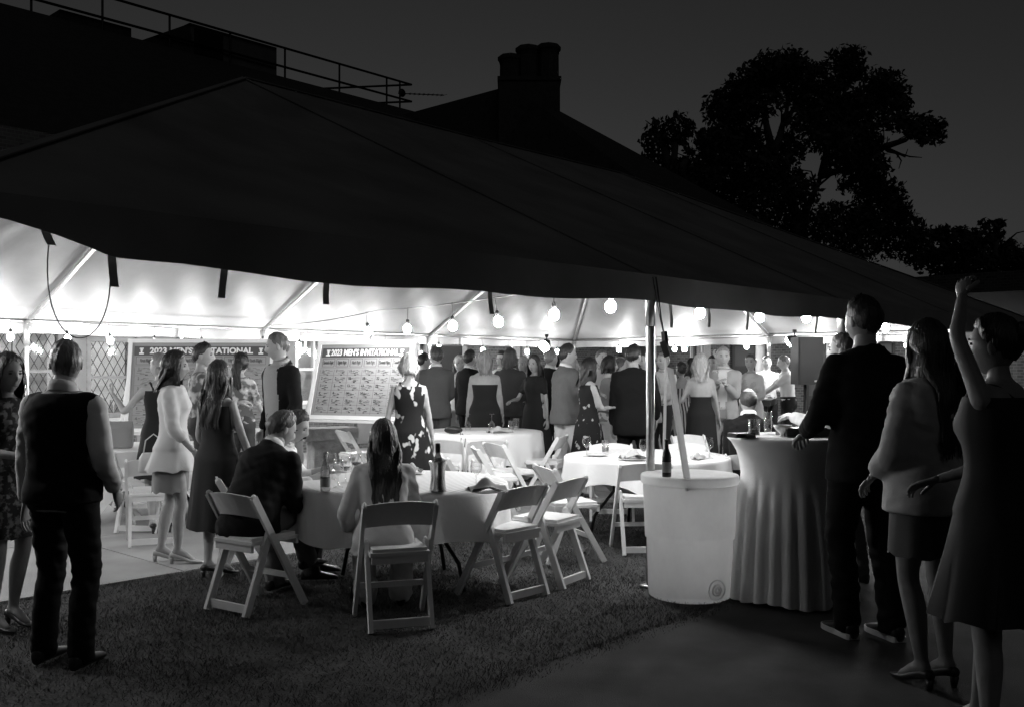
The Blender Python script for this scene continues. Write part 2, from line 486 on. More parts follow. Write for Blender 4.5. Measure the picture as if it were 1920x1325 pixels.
# ------------------------------------------------------------------ festoon lights
def string(points, bulbs, label, drop=0.22, rad=0.043, sag=0.04):
    s_ = empty('string_lights', points[0], 0, label=label, category='lights', group='festoon strings under the tent')
    o0 = np.array(points[0]); pts = []
    for p, q in zip(points[:-1], points[1:]):
        for t in np.linspace(0, 1, 12, endpoint=False):
            pts.append(np.array(p) * (1 - t) + np.array(q) * t - np.array([0, 0, sag * math.sin(math.pi * t)]))
    pts.append(np.array(points[-1])); pts = np.array(pts)
    b = B(); b.tube(pts - o0, 0.006, 6); put('cable', b, m_cable, s_, True)
    d = np.concatenate([[0], np.cumsum(np.linalg.norm(np.diff(pts, axis=0), axis=1))])
    me_b = B().ell((0, 0, 0), (rad, rad, rad * 1.15), 8, 5).mesh('bulb', m_bulb, True)
    sk = B(); sk.lathe([(0.015, rad * 1.0), (0.018, rad * 1.5), (0.018, rad * 2.1), (0.008, rad * 2.4)], 10)
    sk.tube([(0, 0, rad * 2.3), (0, 0, drop + .01)], 0.003, 5)
    me_s = sk.mesh('socket', m_cable, True)
    for t in bulbs:
        c = np.array([np.interp(t, d, pts[:, i]) for i in range(3)]) - o0
        o = link('bulb', me_b, s_); o.location = c - np.array([0, 0, drop]); o.rotation_euler = (rng.normal(0, .08), rng.normal(0, .08), 0)
        link('socket', me_s, o)
    return s_
def along(points, px_list):
    """arc positions where a string crosses given photograph columns"""
    pts = np.concatenate([np.linspace(p, q, 200) for p, q in zip(points[:-1], points[1:])])
    d = np.concatenate([[0], np.cumsum(np.linalg.norm(np.diff(pts, axis=0), axis=1))])
    px = 960 + F * pts[:, 0] / pts[:, 1]
    return [float(d[np.argmin(np.abs(px - p))]) for p in px_list]
Lf = [T(AN + .1, TW - .3, ZE - .02), T(-.7, TW - .3, ZE - .03), T(2.75, TW - .3, ZE - .03)]
string(Lf, along(Lf, [-420, -300, -180, -80, 20, 128, 207, 288, 380, 493]), 'festoon string of bulbs along the back eave above the left scoreboard')
Lf2 = [T(2.75, TW - .3, ZE - .05), T(6.3, TW - .3, ZE - .05), T(10.4, TW - .3, ZE - .05)]
string(Lf2, along(Lf2, [560, 617, 670, 720, 823, 905, 988, 1045]), 'festoon string of bulbs along the back eave above the standing crowd')
Lc = [T(2.75, TW - .25, ZE + .02), T(1.3, TW / 2, ZE + .0), T(0.05, 0.25, ZE + .03)]
string(Lc, along(Lc, [690, 763, 850, 935, 1040, 1145]), 'festoon string sweeping across the tent to the front pole')
Ln = [T(0.1, .35, ZE - .03), T(3.2, .35, ZE - .03), T(6.3, .35, ZE - .03), T(10.4, .35, ZE - .03)]
string(Ln, along(Ln, [1313, 1424, 1511, 1597, 1660, 1720, 1765]), 'festoon string of bulbs along the front eave right of the pole', drop=0.13)
Le = [T(AL - .15, TW - .2, ZE - .05), T(AL - .15, TW / 2, ZE - .05), T(AL - .15, .3, ZE - .05)]
string(Le, along(Le, [1160, 1265, 1285, 1400, 1525, 1620, 1700]), 'festoon string of bulbs on the far end eave above the band', drop=.18)
Ls = [T(AN + .2, .5, ZE), T(AN + .2, TW / 2, ZE), T(AN + .2, TW - .3, ZE)]
string(Ls, [2.2, 3.6, 4.7, 5.8, 7.0, 8.2], 'added out-of-view festoon string giving light from the left end eave', drop=.1)  # unseen bulbs, added to brighten the left side and the waistcoat man's sleeve

# clip-on flood lamps
def flood(px, py, Z, aim, r, label, e):
    c = lift(px, py, Z)
    o = empty('flood_lamp', c, 0, label=label, category='lamp')
    d = np.array(aim, float); d /= np.linalg.norm(d)
    b = B(); b.tube([-d * .16, -d * .1, -d * .02, d * .0], [r * .45, r * .8, r, r * 1.08], 16)
    put('housing', b, m_black_iron, o, True)
    b = B(); b.tube([d * .002, d * .03, d * .05], [r * .98, r * .8, r * .3], 16); put('lens', b, mat('lit_flood_lens_%d' % e, .9, .3, emit=e), o, True)
    b = B(); b.tube([-d * .1, -d * .1 + np.array([0, 0, .12])], .012, 8); b.box(-d * .1 + np.array([0, 0, .14]), (.06, .06, .05)); put('clamp', b, m_black_iron, o)
flood(1020, 649, 17.2, (-.5, -.7, -.5), .11, 'round flood lamp clipped under the back eave above the crowd', 60)
flood(1480, 641, 17.0, (-.8, .35, -.5), .10, 'flood lamp on top of the tall black loudspeaker by the keyboard', 160)

# ------------------------------------------------------------------ clubhouse
club = empty('clubhouse', C0, TH, label='dark brick clubhouse with steep slate roof, chimney stacks and rooftop railing', category='building')
DW = 11.0
def wall_with_holes(x0, x1, z0, z1, holes, thick, axis):
    """a wall as strips round rectangular openings; axis 0: along a at d=0, axis 1: along d at a=0"""
    b = B(); xs = sorted({x0, x1, *[h[0] for h in holes], *[h[1] for h in holes]})
    for xa, xb in zip(xs[:-1], xs[1:]):
        zz = [(z0, z1)]
        for h in holes:
            if h[0] <= xa + 1e-6 and h[1] >= xb - 1e-6:
                zz = [s for a_, c_ in zz for s in ((a_, min(c_, h[2])), (max(a_, h[3]), c_)) if s[1] - s[0] > 1e-4]
        for za, zb in zz:
            c = ((xa + xb) / 2, thick / 2, (za + zb) / 2); s_ = (xb - xa, thick, zb - za)
            if axis:
                c = (c[1], c[0], c[2]); s_ = (s_[1], s_[0], s_[2])
            b.box(c, s_)
    return b
holes = [(-3.2, -1.3, .9, 2.2), (-.95, .42, .9, 2.15), (0.78, 1.55, .80, 2.05), (2.2, 3.6, .9, 2.2), (4.6, 6.0, .9, 2.2), (7.4, 8.0, 1.0, 2.2),
         (10.55, 11.1, .9, 2.2), (11.7, 12.5, .9, 2.25)]
b = wall_with_holes(-12, 14, 0, 5.2, holes, 0.3, 0)
for v in b.v: v[:, 1] += DW
put('wall', b, m_brick, club)
b = B(); b.box((1, DW + 2.4, 1.5), (25, .1, 3.4)); b.box((1, DW + 1.3, 2.9), (25, 2.2, .08))
put('interior_wall', b, mat('interior_plaster', .6, .8), club)
for x0, x1 in [(-1.28, -.97), (.44, .76), (1.57, 2.18), (3.62, 4.58), (6.02, 7.38)]:
    b = B(); b.box(((x0 + x1) / 2, DW - .012, 1.45), (x1 - x0, .024, 2.7)); put('plaster_panel', b, mat('grey_render', .2, .9, var=.15, scale=3, bump=.2, bscale=40), club)
m_pane = glass_mat('window_glass', .92, .2)
m_lead = mat('lead_came', .05, .5)
m_lit = mat('lit_interior', .8, .8, emit=.55)
def window(h, lattice, lit, bars=(1, 1)):
    x0, x1, z0, z1 = h; w = empty('window', (0, 0, 0)); w.parent = club
    f = B(); t = .07
    f.box(((x0 + x1) / 2, DW + .08, z0 + t / 2), (x1 - x0, .14, t)); f.box(((x0 + x1) / 2, DW + .08, z1 - t / 2), (x1 - x0, .14, t))
    f.box((x0 + t / 2, DW + .08, (z0 + z1) / 2), (t, .138, z1 - z0 - 2 * t)); f.box((x1 - t / 2, DW + .08, (z0 + z1) / 2), (t, .138, z1 - z0 - 2 * t))
    for k in range(1, bars[0] + 1):
        f.box((x0 + (x1 - x0) * k / (bars[0] + 1), DW + .09, (z0 + z1) / 2), (.04, .06, z1 - z0 - 2 * t))
    for k in range(1, bars[1] + 1):
        f.box(((x0 + x1) / 2, DW + .09, z0 + (z1 - z0) * k / (bars[1] + 1)), (x1 - x0 - 2 * t, .058, .05))
    put('frame', f, m_trim if not lattice else mat('grey_oak_frame', .22, .6, var=.2), w)
    p = B(); p.box(((x0 + x1) / 2, DW + .1, (z0 + z1) / 2), (x1 - x0 - .02, .006, z1 - z0 - .02)); put('pane', p, m_pane, w)
    s_ = B(); s_.box(((x0 + x1) / 2, DW - .04, z0 - .04), (x1 - x0 + .2, .2, .07)); put('sill', s_, mat('stone_sill', .4, .8), w)
    if lattice:
        g = B(); st = .13; H_ = z1 - z0; Wd = x1 - x0
        for sgn in (1, -1):
            for c in np.arange(-H_, Wd + H_, st):
                P_ = []
                for tt in np.linspace(0, 1, 30):
                    z = tt * H_ * 1.0; x = c + sgn * z * .55 + (H_ * .55 if sgn < 0 else 0)
                    if 0 < x < Wd: P_.append((x0 + x, DW + .094 + .004 * sgn, z0 + z))
                if len(P_) > 2: g.tube([P_[0], P_[-1]], .006, 4)
        put('lattice', g, m_lead, w)
    if lit:
        g = B(); g.box(((x0 + x1) / 2, DW + .9, (z0 + z1) / 2), (x1 - x0 + .5, .02, z1 - z0 + .4)); put('lit_interior', g, m_lit if lit == 1 else mat('lit_interior_dim', .7, .8, emit=.16), w)
for h, lt, li, br in [(holes[0], True, 2, (2, 1)), (holes[1], True, 2, (1, 1)), (holes[2], True, 1, (0, 1)), (holes[3], True, 0, (1, 1)), (holes[4], False, 2, (2, 1)),
                      (holes[5], False, 2, (1, 2)), (holes[6], False, 1, (0, 2)), (holes[7], False, 1, (1, 3))]:
    window(h, lt, li, br)
# bottles lined up inside the small leaded window
for i in range(7):
    b = B(); r_ = .036 + .008 * rng.rand(); h_ = .22 + .1 * rng.rand()
    b.lathe([(r_, 0), (r_, h_ * .6), (.014, h_ * .8), (.013, h_), (.004, h_)], 12)
    o = put('bottle', b, mat('pale_bottle', .75, .2), None, True, label=['first', 'second', 'third', 'fourth', 'fifth', 'sixth', 'last'][i] + ' pale bottle from the left on the ledge inside the leaded window', category='bottle', group='bottles inside the leaded window')
    o.location = tuple(T(.86 + .1 * i, DW + .24, .80))
b = B(); b.box((1.17, DW + .3, .79), (.9, .3, .02)); put('ledge', b, m_trim, club)
# glazed wing at the far end with a porch
b = wall_with_holes(1.0, DW, 0, 3.4, [(9.6, 10.3, 0, 2.2), (7.9, 8.5, 0.3, 2.3), (6.7, 7.4, 0.0, 2.3), (4.9, 5.6, 0, 2.3), (3.6, 4.3, 0, 2.3), (2.2, 3.0, .8, 2.2)], .3, 1)
for v in b.v: v[:, 0] += 14.0
put('wing_wall', b, m_brick, club)
for x0, x1 in [(9.6, 10.3), (6.7, 7.4), (4.9, 5.6), (3.6, 4.3)]:
    d_ = B(); d_.box((14.12, (x0 + x1) / 2, 1.1), (.06, x1 - x0, 2.2)); dr = put('door', d_, m_darkwood, club)
    k = B()
    for z in (.35, 1.0, 1.65):
        k.box((14.08, (x0 + x1) / 2, z + .2), (.03, x1 - x0 - .2, .45))
    put('panel', k, mat('door_panel', .06, .5), dr)
    k = B(); k.tube([(14.04, x0 + .08, 1.0), (14.04, x0 + .08, 1.14)], .012, 6); put('handle', k, m_steel, dr)
for x0, x1, z0 in [(7.9, 8.5, .3), (2.2, 3.0, .8)]:
    w = empty('window', (0, 0, 0)); w.parent = club
    f = B(); f.box((14.1, x0, 1.3), (.1, .06, 2.0)); f.box((14.1, x1, 1.3), (.1, .06, 2.0)); f.box((14.11, (x0 + x1) / 2, 1.3), (.06, .04, 2.0)); f.box((14.09, (x0 + x1) / 2, 1.5), (.06, x1 - x0, .04))
    put('frame', f, m_trim, w)
    p = B(); p.box((14.14, (x0 + x1) / 2, 1.3), (.006, x1 - x0, 2.0)); put('pane', p, m_pane, w)
    g = B(); g.box((14.6, (x0 + x1) / 2, 1.3), (.02, x1 - x0 + .3, 2.1)); put('lit_interior', g, mat('lit_interior_dim', .7, .8, emit=.16), w)
for d_ in (1.4, 4.6, 6.2, 9.0):
    k = B(); k.lathe([(.16, 0), (.16, .1), (.11, .14), (.1, 2.2), (.16, 2.26), (.16, 2.36)], 16, (13.2, d_, .01)); put('porch_column', k, m_trim, club, True)
b = B(); b.box((13.4, 5.0, 2.65), (1.4, 11, .55)); put('porch_beam', b, m_darkwood, club)
# roofs
b = B(); p = [(-14, DW - .4, 5.0), (22, DW - .4, 5.0), (22, 24, 11.5), (-14, 24, 11.5), (-14, 34, 11.45), (22, 34, 11.45), (22, 34, 0), (-14, 34, 0), (-14, DW + .35, 0), (-14, DW + .35, 5.0), (22, DW + .35, 5), (22, DW + .35, 0)]
b.add(p, [(0, 1, 2, 3), (3, 2, 5, 4), (4, 5, 6, 7), (1, 10, 11, 6, 5, 2), (0, 3, 4, 7, 8, 9)])
main_roof = put('roof', b, m_roof, club)
pk, rb = (17, 17, 10.67), (17, 26, 10.67)
b = B(); b.add([pk, rb, (13.6, 5.8, 3.3), (13.6, 26, 3.3), (21.5, 5.8, 3.3), (21.5, 26, 3.3)], [(0, 2, 3, 1), (0, 1, 5, 4), (0, 4, 2), (2, 4, 5, 3)])
wing_roof = put('roof', b, m_roof, club)
ch0 = lift(992, 200, 30.3); ca, cd = (ch0 - C0) @ D1, (ch0 - C0) @ D2
ax = D1[:2]
k = B()
def chl(px, Z=30.3):
    q = lift(px, 200, Z); return (q - C0) @ D1, (q - C0) @ D2
m_flue = mat('old_chimney_brick', .06, .9, var=.3, scale=9, bump=.4, bscale=20)
rotc = np.array([[math.cos(-TH), -math.sin(-TH), 0], [math.sin(-TH), math.cos(-TH), 0], [0, 0, 1]])
k.box((ca, cd, 9.3), (1.9, 1.1, 2.4), rotc); k.box((ca + 0, cd, 10.55), (1.98, 1.2, .12), rotc)
chim = put('chimney', k, m_flue, wing_roof)
for px, zt in [(957, 11.42), (990, 11.7), (1028, 11.75)]:
    x, y = chl(px)
    k = B(); k.lathe([(.36, 8.8), (.38, 9.3), (.36, 9.45), (.34, 10.2), (.33, zt - .3), (.36, zt - .2), (.40, zt - .14), (.40, zt - .04), (.34, zt)], 8, (x, y, 0)); put('chimney_stack', k, m_flue, wing_roof)
# rooftop plant boxes, railing, aerial
k = B(); k.box((11.3, 25.3, 11.7), (3.2, 2.4, 1.55)); put('plant_room', k, mat('sheet_metal_housing', .14, .7, var=.2, scale=2), main_roof)
k = B(); k.box((10.35, 24.08, 11.95), (1.0, .04, .8)); put('louvre', k, m_black_iron, main_roof)
k = B(); k.box((6.75, 24.8, 11.6), (2.1, 1.4, .4)); put('roof_hatch', k, m_roof, main_roof)
k = B(); k.add([(8.0, 24.1, 11.45), (9.9, 24.1, 11.45), (9.7, 24.1, 12.45), (8.0, 24.6, 11.45), (9.9, 24.6, 11.45), (9.7, 24.6, 12.45)], [(0, 1, 2), (3, 5, 4), (0, 2, 5, 3), (1, 4, 5, 2), (0, 3, 4, 1)]); put('roof_hatch', k, m_roof, main_roof)
posts = [0.6, 2.8, 4.9, 6.9, 9.0, 11.1, 13.2, 15.5, 17.7, 18.35]
for x in posts:
    k = B(); k.tube([(x, 24.05, 11.45), (x, 24.05, 12.5)], .035, 6); put('railing_post', k, m_black_iron, main_roof)
for z in (12.5, 11.85):
    k = B(); k.tube([(-3, 24.0, z), (18.9, 24.0, z)], .04, 6); put('railing_bar', k, m_black_iron, main_roof)
    k = B(); k.tube([(18.9, 24.0, z), (16.5, 27.5, z)], .04, 6); put('railing_bar', k, m_black_iron, main_roof)
k = B(); k.tube([(18.4, 24.2, 12.1), (20.6, 24.0, 12.45)], .02, 6)
for t in np.linspace(.2, 1, 9):
    c = np.array([18.4 + 2.2 * t, 24.2 - .2 * t, 12.1 + .35 * t]); k.tube([c - [0, .2, .0], c + [0, .2, 0]], .008, 4)
k.ell((18.5, 24.1, 12.12), (.16, .1, .16)); put('aerial', k, m_black_iron, main_roof)

# ------------------------------------------------------------------ trees beyond the roof
m_leaf = mat('night_foliage', .05, .8, var=.4, scale=.7)
m_bark = mat('bark', .06, .9, var=.3, scale=5)
def tree(name, label, blobs, Z, base, limbs, leaf=.15, dens=1.0, grp=None):
    S = .3958
    cx = [(1160 + S * x, 60 + S * y, r * S) for x, y, r in blobs]
    root = empty(name, (at(base[0], Z), Z, 0), 0, label=label, category='tree')
    o0 = np.array([at(base[0], Z), Z, 0])
    pts = []; cents = []
    for px, py, r in cx:
        dz = rng.uniform(-2.2, 2.2); c = lift(px, py, Z + dz); rr = r * Z / F; cents.append(c)
        n = int(dens * 330 * (rr / .55) ** 2)
        d = rng.normal(size=(n, 3)); d /= np.linalg.norm(d, axis=1)[:, None]
        q = c + d * rr * (rng.rand(n, 1) ** .45) * np.array([1.2, 1.2, 1.0]) * (1 + .35 * (rng.rand(n, 1) ** 4))
        pts.append(q)
    Pn = np.concatenate(pts); n = len(Pn)
    u = rng.normal(size=(n, 3)); u /= np.linalg.norm(u, axis=1)[:, None]
    v = np.cross(u, rng.normal(size=(n, 3))); v /= np.linalg.norm(v, axis=1)[:, None]
    s_ = leaf * rng.uniform(.6, 1.5, (n, 1))
    V = np.stack([Pn - u * s_, Pn + v * s_ * .45, Pn + u * s_, Pn - v * s_ * .45], 1).reshape(-1, 3) - o0
    me = bpy.data.meshes.new('crown'); me.from_pydata(V.tolist(), [], np.arange(n * 4).reshape(-1, 4).tolist()); me.materials.append(m_leaf)
    link('crown', me, root)
    b = B(); top = lift(limbs[0][0], limbs[0][1], Z) - o0
    b.tube([(0, 0, -.2), (0.1, 0, 1.5), top * .5 + [0.15, 0, 0], top], [.55, .42, .36, .28], 10)
    for k in range(1, len(limbs)):
        x, y, par = limbs[k]
        p = lift(limbs[par][0], limbs[par][1], Z) - o0; q = lift(x, y, Z + rng.uniform(-1, 1)) - o0
        md = (p + q) / 2 + rng.normal(0, .12, 3); w = .22 / (1 + .12 * k) + .03
        b.tube([p, md, q], [w, w * .75, w * .4], 7)
        for j in range(5):
            e = q + rng.normal(0, .4, 3) + [0, 0, .1]; b.tube([md * .4 + q * .6, (q + e) / 2 + rng.normal(0, .1, 3), e], [w * .35, .03, .015], 5)
    put('trunk', b, m_bark, root, True)
BIG = [(650,170,50),(720,150,60),(800,130,60),(850,150,50),(900,190,60),(960,190,45),(1060,130,60),(1110,120,55),(1090,180,60),(1130,190,50),(1050,240,50),(1000,260,50),(1230,230,60),(1280,240,60),(1320,300,60),(1270,320,80),(1200,290,70),(1350,350,45),(600,230,60),(560,280,60),(620,310,70),(700,240,80),(770,220,80),(860,240,70),(920,280,60),(500,320,60),(450,350,45),(540,360,70),(620,380,60),(700,340,60),(440,410,35),(520,430,60),(850,320,60),(930,350,70),(1000,360,80),(1080,340,80),(1150,380,80),(1100,440,90),(1010,440,80),(920,420,70),(850,420,50),(950,500,70),(1040,520,80),(1120,520,80),(1200,540,60),(1230,600,40),(1240,640,40),(1140,610,80),(1060,610,70),(1160,690,80),(1230,720,60),(1290,760,60),(1320,830,60),(1350,870,40),(1240,800,70),(1180,760,60),(560,480,80),(480,520,80),(620,500,60),(540,560,90),(640,580,80),(460,600,80),(400,560,40),(420,500,45),(800,520,60),(830,570,50),(770,600,50),(740,660,90),(620,680,100),(500,680,90),(400,680,70),(820,700,60),(870,760,70),(780,780,80),(660,760,80),(560,760,80),(950,880,70),(1020,840,40),(1080,730,40),(1130,850,60),(1080,920,80),(1180,900,80),(1280,900,90),(1380,940,70),(1420,980,50),(1400,1030,80),(1250,1000,90),(1100,1020,90),(950,980,90),(800,900,90),(1270,420,40),(1320,430,45),(1380,430,50),(1440,430,45),(1500,450,45),(1430,480,40),(1500,500,40),(1450,510,30),(1390,470,35),(350,640,60),(420,760,90),(300,690,60),(520,860,90),(650,860,90),(1180,480,60)]
tree('broad_oak', 'tall broad dark tree rising beyond the tent ridge against the night sky', BIG, 38.0, (1500, 700),
     [(1500, 420), (1449, 290, 0), (1470, 220, 1), (1430, 200, 1), (1540, 330, 0), (1560, 250, 4), (1590, 190, 5), (1620, 300, 4), (1660, 275, 7), (1720, 245, 8), (1690, 290, 8), (1400, 250, 1), (1500, 180, 2), (1480, 170, 2)], .115)
tree('young_tree', 'small loose-crowned dark tree just right of the roof hip', [(170,460,40),(220,440,40),(290,430,45),(330,450,35),(160,520,45),(230,520,50),(300,500,40),(140,580,40),(200,590,45),(180,640,40),(260,640,35),(310,620,35),(330,560,25),(390,500,40),(130,640,25),(90,645,20),(200,720,60),(300,720,60)], 36.0, (1250, 700),
     [(1262, 345), (1240, 260, 0), (1270, 250, 0), (1290, 300, 0)], .12, .75)
tree('low_tree', 'low flat-topped dark tree at the far right edge of the sky', [(1500,960,30),(1550,950,35),(1620,950,35),(1680,960,35),(1560,1000,40),(1650,1010,50),(1720,990,45),(1780,970,40),(1800,910,25),(1730,910,25),(1850,1020,40),(1820,1050,50),(1700,1060,60),(1580,1060,60),(1480,1080,70),(1900,1080,60),(1980,1060,60),(1780,1140,90),(1600,1160,90),(1900,1200,90),(1850,1280,90),(1980,1250,100),(1700,1280,90),(2050,1150,80),(2000,1350,100),(1900,1380,100),(2080,1260,90)], 42.0, (1850, 700),
     [(1850, 560), (1800, 470, 0), (1870, 450, 0), (1760, 450, 0)], .14)

# ------------------------------------------------------------------ folding chairs
def make_chair():
    root = empty('folding_chair', (0, 0, 0))
    W = .215
    for s_ in (-1, 1):                                  # long rails: backrest post and front leg in one
        b = B(); x = s_ * W
        b.beam((x, -.20, .745), (x, .235, .0), .024, .045, (0, 1, 0)); b.ell((x, -.20, .745), (.012, .022, .022), 8, 6)
        put('front_leg', b, m_chair, root)
        b = B(); x = s_ * (W - .032)
        b.beam((x, -.045, .50), (x, -.235, .0), .026, .048, (0, 1, 0)); b.ell((x, -.045, .50), (.013, .024, .024), 8, 6)
        put('rear_leg', b, m_chair, root)
    b = B(); n = 10; Q = np.zeros((n, 4, 3)); Q2 = np.zeros((n, 4, 3))
    for i in range(n):
        t = -1 + 2 * i / (n - 1); x = t * (W - .008); cv = .035 * (1 - t * t)
        for j in range(4):
            z = .60 + .145 * j / 3 + (.022 * (1 - t * t) if j == 3 else (-.0 if j else .018 * (1 - t * t)))
            y = -.20 + (.745 - z) * .56 - cv
            Q[i, j] = (x, y - .008, z); Q2[i, j] = (x, y + .008, z)
    b.grid(Q, 0, True); b.grid(Q2, 0)
    for j in (0, 3):
        b.grid(np.stack([Q[:, j], Q2[:, j]], 1), 0, j == 3)
    put('backrest', b, m_chair, root, False)
    b = B(); b.box((0, .01, .447), (.36, .40, .022)); b.box((0, .01, .468), (.33, .37, .022)); put('seat', b, m_chair, root)
    b = B(); b.box((0, -.17, .425), (.34, .022, .07)); put('seat_rail', b, m_chair, root)
    b = B(); b.box((0, .20, .425), (.36, .02, .05)); put('seat_rail', b, m_chair, root)
    b = B(); b.beam((-W + .04, -.217, .045), (W - .04, -.217, .045), .022, .05); put('rear_stretcher', b, m_chair, root)
    b = B(); b.beam((-W, .12, .205), (W, .12, .205), .02, .035); put('front_stretcher', b, m_chair, root)
    return root
chair0 = make_chair(); _first = [True]
def chair(x, y, face, label, tilt=0.0):
    """face: heading in degrees, 0 looks away from the camera, 90 to the left"""
    if _first[0]:
        o = chair0; _first[0] = False
    else:
        o = copy_tree(chair0)
    o.location = (x, y, 0.012 if ((np.array([x, y, 0]) - C0) @ D2) > 2.9 else 0.004); o.rotation_euler = (R(tilt), 0, R(face))
    o['label'] = label; o['category'] = 'chair'; o['group'] = 'white folding chairs'
    return o
chair(-1.68, 6.28, -34, 'white folding chair holding the seated man in the dark jacket')
chair(-.72, 5.90, 17, 'white folding chair nearest the camera, under the long-haired woman in a blazer')
chair(-.06, 6.62, 47, 'empty white folding chair tucked at the near table beside the steel wine cooler')
chair(.26, 7.03, 57, 'empty white folding chair standing right behind the one at the near table edge')
chair(.45, 7.85, -70, 'bright empty folding chair between the two tables, turned sideways')
chair(1.10, 8.22, 4, 'white folding chair half hidden by the white ballast barrel')
chair(1.03, 9.95, 176, 'white folding chair facing the camera across the table behind the pole')
chair(-.42, 8.75, -78, 'bright folding chair seen from its side beyond the wine cooler, the lower one of two')
chair(-.17, 9.7, -80, 'bright folding chair seen from its side, behind the lower of two')
chair(-.75, 10.75, -4, 'white folding chair at the left front of the table with the clutch bag')
chair(-.30, 10.7, 10, 'white folding chair at the middle front of the table with the clutch bag')
chair(.40, 11.3, 72, 'white folding chair at the right end of the table with the clutch bag')
chair(2.17, 11.3, 200, 'white folding chair beyond the pole strap, facing the camera')
chair(2.08, 9.35, 95, 'white folding chair with rounded back just left of the tall cocktail table')
chair(-3.53, 9.25, -2, 'white folding chair behind the woman in the pale blouse, its back to the camera')
chair(-4.15, 9.9, -50, 'white folding chair beside the left table, behind the man in the waistcoat')
chair(-1.98, 12.3, -60, 'white folding chair leaning beneath the tilted scoreboard')
chair(-3.2, 8.55, 20, 'white folding chair mostly hidden behind the woman with long straight hair')
chair(-.02, 10.2, -60, 'white folding chair turned aside, beyond the two side-on bright chairs')
chair(-1.35, 11.2, -30, 'white folding chair at the far left of the table with the clutch bag')
chair(1.75, 10.0, 150, 'white folding chair right of the pole at the far side of its table')
chair(2.85, 10.6, 60, 'white folding chair behind the tall cocktail table, left of the loudspeaker stand')

# ------------------------------------------------------------------ tables under cloths
def table(x, y, r, s_, rot, label, clabel, ztop=.745, sq=1.0, drop=1.0, runner=None, seed=0):
    o = empty('round_table', (x, y, 0), 0, label=label, category='table', group='round dining tables')
    b = B(); b.lathe([(r - .02, ztop - .035), (r, ztop - .028), (r, ztop - .008), (r - .01, ztop - .002)], 40); put('tabletop', b, mat('plywood', .35, .6), o)
    for k in range(4):
        an = rot + math.pi / 4 + k * math.pi / 2; c, d = math.cos(an), math.sin(an)
        b = B(); b.tube([(c * r * .72, d * r * .72, .01), (c * r * .66, d * r * .66, .2), (c * r * .42, d * r * .42, .42), (c * r * .4, d * r * .4, ztop - .03)], .015, 7)
        put('leg', b, m_black_iron, o, True)
    n = 144; rg = np.random.RandomState(seed); ph = rg.rand(6) * 6.28
    an = np.arange(n) * 2 * math.pi / n
    q = (an - rot + math.pi / 4) % (math.pi / 2) - math.pi / 4
    hang = np.minimum((s_ / np.cos(q)) * sq + s_ * (1 - sq) - r, ztop - .06) * drop
    rings = []
    for rr in (.02, r * .5, r * .9, r):
        rings.append(np.stack([rr * np.cos(an), rr * np.sin(an), np.full(n, ztop + .003 - (.004 if rr == r else 0))], 1))
    for v in (.03, .12, .3, .5, .75, 1.0):
        fold = np.sin(an * 11 + ph[0]) * .5 + np.sin(an * 7 + ph[1]) * .35 + np.sin(an * 19 + ph[2]) * .22
        rad = r + .012 + .068 * v * (hang / .5) * (fold * .9) + .03 * v
        rings.append(np.stack([rad * np.cos(an), rad * np.sin(an), ztop - .006 - hang * v], 1))
    b = B(); b.loft(rings, 0, False)
    nf = len(b.f); b.m = [1 if i < 3 * n else 0 for i in range(nf)]
    b.f.append(tuple(range(n))[::-1]); b.m.append(1)
    c = put('tablecloth', b, [m_cloth, runner or m_cloth], None, True, label=clabel, category='tablecloth', group='white tablecloths')
    c.location = (x, y, 0)
    return o
m_stripe = ramp_mat('striped_cloth_top', 'wave', .8, .5, .35, .65, 7.0, .85, rot=.5)
TBL1, TBL2, TBL3, TBL4 = (-.80, 6.93), (1.26, 9.0), (-.39, 11.85), (-3.75, 10.15)
table(*TBL1, .76, 1.07, .25, 'round table nearest the camera, set with a steel wine cooler', 'white cloth with striped top on the nearest table', runner=m_stripe, seed=1, sq=.12)
table(*TBL2, .76, .95, .98, 'round table behind the front pole and barrel', 'white cloth with pointed hanging corner on the table behind the pole', runner=m_stripe, seed=2)
table(*TBL3, .76, 1.1, .2, 'round table with upturned glasses in front of the standing crowd', 'grey-white cloth on the table with the black clutch bag', seed=3, sq=.3, ztop=.79)
table(*TBL4, .70, 1.0, .3, 'round table at left with a paper bag, behind the man in the waistcoat', 'white cloth on the left table under the paper bag', seed=4)

# tall cocktail table in a stretch skirt
b = B(); n = 120; an = np.arange(n) * 2 * math.pi / n
tcx, tcy = at(1484, 6.5), 6.5
o = empty('cocktail_table', (tcx, tcy, 0), 0, label='tall cocktail table in a pleated pale skirt beside the barrel', category='table')
prof = [(.02, 1.10), (.38, 1.103), (.42, 1.097), (.425, 1.085), (.40, 1.06), (.365, 1.0), (.345, .93), (.335, .85), (.34, .78), (.355, .7), (.375, .5), (.395, .25), (.41, .03)]
rings = []
for r, z in prof:
    pl = max(0, min(1, (.83 - z) / .5)) * .028
    f_ = np.abs(np.sin(an * 11 + .7 * np.sin(an * 3))) ** .7 * 2 - 1
    rr = r + pl * f_
    rings.append(np.stack([rr * np.cos(an), rr * np.sin(an), np.full(n, z) + (0.012 * np.sin(an * 5) if z < .1 else 0)], 1))
b.loft(rings, 0, False); b.f.append(tuple(range(n))); b.m.append(0)
put('skirt', b, mat('grey_stretch_cloth', .85, .8, bump=.08, bscale=60), o, True)
b = B(); b.lathe([(.39, 1.07), (.39, 1.092)], 32); put('tabletop', b, mat('plywood', .35, .6), o)
b = B(); b.lathe([(.25, .01), (.25, .03), (.04, .05), (.04, 1.07)], 16); put('pedestal', b, m_black_iron, o, True)

